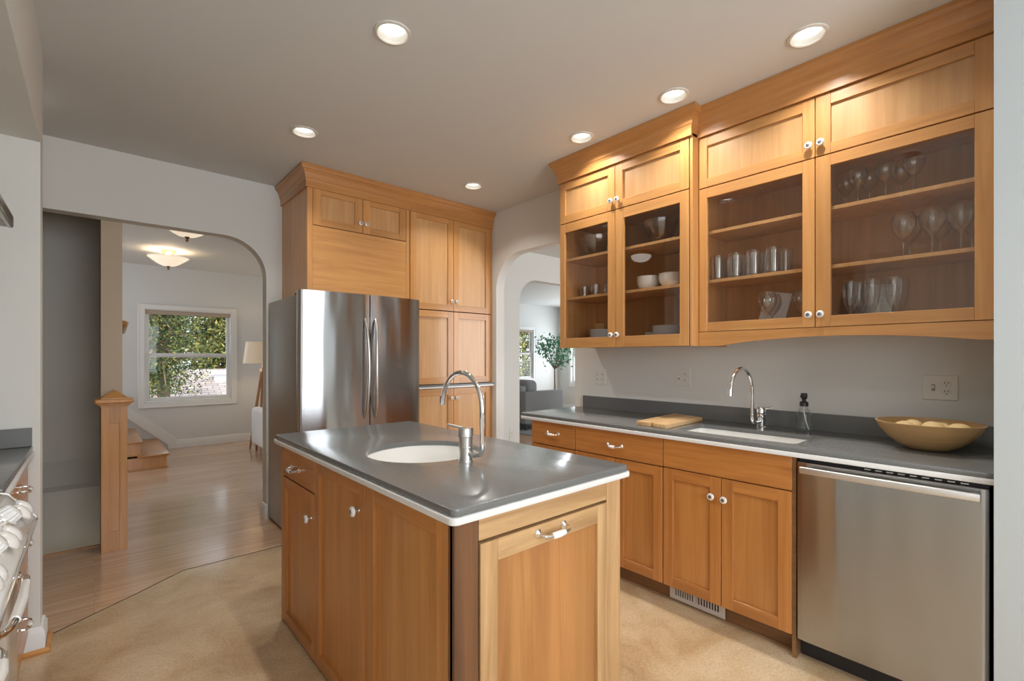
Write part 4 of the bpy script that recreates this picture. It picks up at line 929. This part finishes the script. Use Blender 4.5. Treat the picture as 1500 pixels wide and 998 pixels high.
tube(b, [(.19, 5.05, 1.585), (.19, 5.45, 1.55)], .02, 0, 14)
obj('handrail', b, M['nw'], label='short end of a wooden handrail showing past the tan wall edge', cat='handrail', base=(.19, 5.0, 1.55))

# ================================================================== FAR ROOM
t = thing('floor_lamp', 'tripod floor lamp with a linen drum shade by the far window', 'floor lamp', (1.88, 7.7, 0))
lx, ly = 1.88, 7.7
b = B(); lathe(b, [(.262, 1.235), (.222, 1.552)], (lx, ly, 0), seg=40); lathe(b, [(.262, 1.235), (.259, 1.235), (.219, 1.552), (.222, 1.552)], (lx, ly, 0), seg=40); obj('lamp_shade', b, M['shade'], t)
b = B(); cyl(b, (lx, ly, 1.11), (lx, ly, 1.16), .045, 0, 20); cyl(b, (lx, ly, 1.16), (lx, ly, 1.40), .012, 0, 12); sphere(b, (lx, ly, 1.42), .03, .03, .04); obj('hub', b, M['brass'], t)
for a in (math.radians(205), math.radians(325), math.radians(85)):
    b = B(); tube(b, [(lx+.01*math.cos(a), ly+.01*math.sin(a), 1.17), (lx+.12*math.cos(a), ly+.12*math.sin(a), .55), (lx+.215*math.cos(a), ly+.215*math.sin(a), 0)], [.020, .020, .013], 0, 10); obj('leg', b, M['lampw'], t)
b = B(); tube(b, [(lx+.02, ly-.03, 1.20), (lx+.0, ly-.05, .8), (lx-.02, ly-.04, .55)], .002, 0, 6); obj('pull_chain', b, M['brass'], t)
point('floor_lamp_bulb', (lx, ly, 1.40), 6, (1, .78, .5), .05)
t = thing('armchair', 'white upholstered armchair half hidden by the arch', 'armchair', (2.1, 7.1, 0))
b = B(); box(b, 1.665, 2.5, 6.75, 7.45, .10, .38, 0, .05, 4); obj('seat_base', b, M['sofaw'], t)
b = B(); box(b, 1.662, 1.80, 6.74, 7.45, .10, .62, 0, .05, 4); box(b, 2.36, 2.5, 6.74, 7.45, .10, .62, 0, .05, 4); box(b, 1.665, 2.5, 6.72, 6.90, .10, .74, 0, .05, 4); obj('back_and_arms', b, M['sofaw'], t)
for q in ((1.72, 6.80), (2.44, 6.80), (1.72, 7.38), (2.44, 7.38)):
    b = B(); cyl(b, (q[0], q[1], 0), (q[0], q[1], .12), .015, 0, 10, .02); obj('leg', b, M['lampw'], t)

# living room: sofa, tree, rug
t = thing('sofa', 'dark gray fabric sofa seen through the second arch', 'sofa', (6.2, 7.0, 0))
b = B(); box(b, 5.76, 6.70, 6.12, 7.95, .16, .42, 0, .03, 3); obj('seat_base', b, M['sofa'], t)
b = B(); box(b, 5.745, 6.735, 6.10, 6.24, .13, .705, 0, .018, 3); obj('arm', b, M['sofa'], t)
b = B(); box(b, 5.745, 6.735, 7.86, 8.0, .13, .705, 0, .018, 3); obj('arm', b, M['sofa'], t)
b = B(); box(b, 5.745, 5.90, 6.24, 7.86, .13, .80, 0, .03, 3); obj('backrest', b, M['sofa'], t)
for k in range(2):
    b = B(); box(b, 5.90, 6.22, 6.25+.80*k, 7.04+.81*k, .42, .90, 0, .09, 5); obj('back_cushion', b, M['sofa'], t)
    b = B(); box(b, 6.05, 6.72, 6.25+.80*k, 7.04+.81*k, .42, .56, 0, .04, 4); obj('seat_cushion', b, M['sofa'], t)
for q in ((5.775, 6.13), (6.70, 6.13), (5.775, 7.96), (6.70, 7.96)):
    b = B(); cyl(b, (q[0], q[1], .012), (q[0], q[1], .15), .012, 0, 10, .02); obj('leg', b, M['leg'], t)
b = B(); box(b, 5.5, 7.9, 5.6, 8.1, .0, .012, 0, .004); obj('rug', b, M['rug'], label='gray rug under the gray sofa', cat='rug', base=(6.8, 6.6, 0))
rnd = random.Random(3)
def leafquad(V, F, c, n, s, asp=2.0):
    d, u, v = frame_of(n); a = rnd.uniform(0, 6.28); p = u*math.cos(a)+v*math.sin(a); q = d.cross(p)
    i = len(V); V += [c-p*s, c-p*s*.1+q*s/asp, c+p*s, c-p*s*.1-q*s/asp]; F.append((i, i+1, i+2, i+3))
def leafobj(name, V, F, m, parent, mi=None):
    me = bpy.data.meshes.new(name); off = WL[parent]; me.from_pydata([tuple(v-off) for v in V], [], F)
    for x in (m if isinstance(m, list) else [m]): me.materials.append(x)
    if mi: me.polygons.foreach_set('material_index', mi)
    o = bpy.data.objects.new(name, me); C.objects.link(o); o.parent = parent; WL[o] = off.copy(); return o
px, py = 8.25, 7.75
t = thing('potted_tree', 'small leafy indoor tree with a bare trunk behind the gray sofa', 'potted tree', (px, py, 0))
b = B(); lathe(b, [(0, 0), (.12, 0), (.16, .30), (.145, .30), (.14, .27), (0, .27)], (px, py, 0), seg=28); obj('pot', b, M['pot'], t)
b = B(); tube(b, [(px, py, .25), (px+.01, py, .7), (px, py, 1.08)], [.022, .018, .014], 0, 8)
tips = []
for k in range(16):
    a = k*2.4; r = rnd.uniform(.12, .36); zt = rnd.uniform(1.25, 1.78); tp = Vector((px+r*math.cos(a), py+r*math.sin(a), zt)); tips.append(tp)
    tube(b, [(px, py, 1.04), ((px*.5+tp.x*.5), (py*.5+tp.y*.5), 1.04+(zt-1.04)*.4), tp], [.010, .007, .003], 0, 5)
obj('trunk', b, M['bark'], t)
V, F = [], []
for k in range(620):
    tp = tips[rnd.randrange(16)]; c = tp + Vector((rnd.gauss(0, .105), rnd.gauss(0, .105), rnd.gauss(-.02, .10)))
    leafquad(V, F, c, Vector((rnd.gauss(0, 1), rnd.gauss(0, 1), rnd.gauss(.6, 1))), rnd.uniform(.035, .055), 1.9)
leafobj('foliage', V, F, M['leaf'], t)

# ================================================================== OUTSIDE
b = B(); box(b, -30, 60, 8.8, 60, -3.1, -3.0); struct('ground', b, M['grass'], smooth=False)
t = thing('house', 'neighbouring house with a gray brown shingled roof outside the far window', 'house', (4, 17.5, -3))
b = B(); prism(b, [(13.6, -.52), (13.5, -.42), (16.6, .98), (19.7, -.42), (19.6, -.52), (16.6, .86)], 'YZ', -4, 9.5); r_ = obj('roof', b, M['shingle'], t, smooth=False)
b = B(); box(b, -3.6, 9.1, 13.9, 19.3, -3, -.45); prism(b, [(13.9, -.46), (19.3, -.46), (16.6, .8)], 'YZ', -3.6, 9.1); obj('wall', b, M['trim'], t, smooth=False)
b = B(); cyl(b, (2.75, 15.9, .55), (2.75, 15.9, .86), .16, 0, 12); cyl(b, (2.75, 15.9, .84), (2.75, 15.9, .92), .24, 0, 12); obj('roof_vent', b, M['trim'], t)
def tree(x, y, h, r, label, mats, n=3000, z0=-3.0, low=.25, s=.10, droop=0, seedv=1, cat='tree', frac=(.5, .3, .2)):
    rnd.seed(seedv); t = thing('tree', label, cat, (x, y, z0), 'trees outside the windows')
    b = B(); tube(b, [(x, y, z0), (x+.1, y, z0+h*.4), (x-.1, y+.1, z0+h*.95)], [.20, .14, .03], 0, 9); clumps = []
    for k in range(46):
        a = k*2.39996; zz = z0+h*rnd.uniform(low, .97); rr = r*rnd.uniform(.35, 1)*(1.15-.55*(zz-z0)/h); tp = Vector((x+rr*math.cos(a), y+rr*math.sin(a), zz+rnd.uniform(-.1, .35)-droop*rr))
        clumps.append(tp); tube(b, [(x, y, zz-.2), ((x+tp.x)/2, (y+tp.y)/2, zz+.12), tp], [.045, .028, .008], 0, 5)
    obj('trunk', b, M['bark'], t)
    V, F, mi = [], [], []
    for k in range(n):
        c0 = clumps[rnd.randrange(len(clumps))]; f_ = rnd.random()**.6; c = Vector((x, y, c0.z))*(1-f_) + c0*f_ + Vector((rnd.gauss(0, .2), rnd.gauss(0, .2), rnd.gauss(-.06, .16)))
        leafquad(V, F, c, Vector((rnd.gauss(0, 1), rnd.gauss(0, 1), rnd.gauss(.5, 1))), s*rnd.uniform(.6, 1.3), 2.4)
        q = rnd.random(); mi.append(0 if q < frac[0] else (1 if q < frac[0]+frac[1] else 2))
    leafobj('foliage', V, F, mats, t, mi)
G = [M['leaf2'], M['leaf3'], M['leaf4']]
tree(1.05, 12.3, 6.6, 1.15, 'conifer outside the far window with its dark low branches at the left', [M['leaf4'], M['leaf2'], M['leaf3']], 15000, low=.60, s=.036, seedv=5, droop=.30, frac=(.45, .4, .15))
tree(3.35, 20.6, 8.5, 2.0, 'yellow green tree behind the neighbouring roof', G, 16000, low=.42, s=.085, seedv=8, frac=(.45, .4, .15))
tree(1.95, 26.0, 9.6, 2.1, 'green tree left of the yellow green one, behind the roof', G, 15000, low=.38, s=.11, seedv=9, frac=(.6, .25, .15))
tree(10.4, 12.6, 7.0, 1.7, 'yellow leaved tree outside the living room window', [M['leaf3'], M['leaf2'], M['leaf4']], 9000, low=.35, s=.06, seedv=11, frac=(.55, .3, .15))
tree(14.5, 15.5, 7.5, 2.2, 'tree farther away outside the living room windows', G, 6000, low=.30, s=.10, seedv=12, frac=(.5, .35, .15))
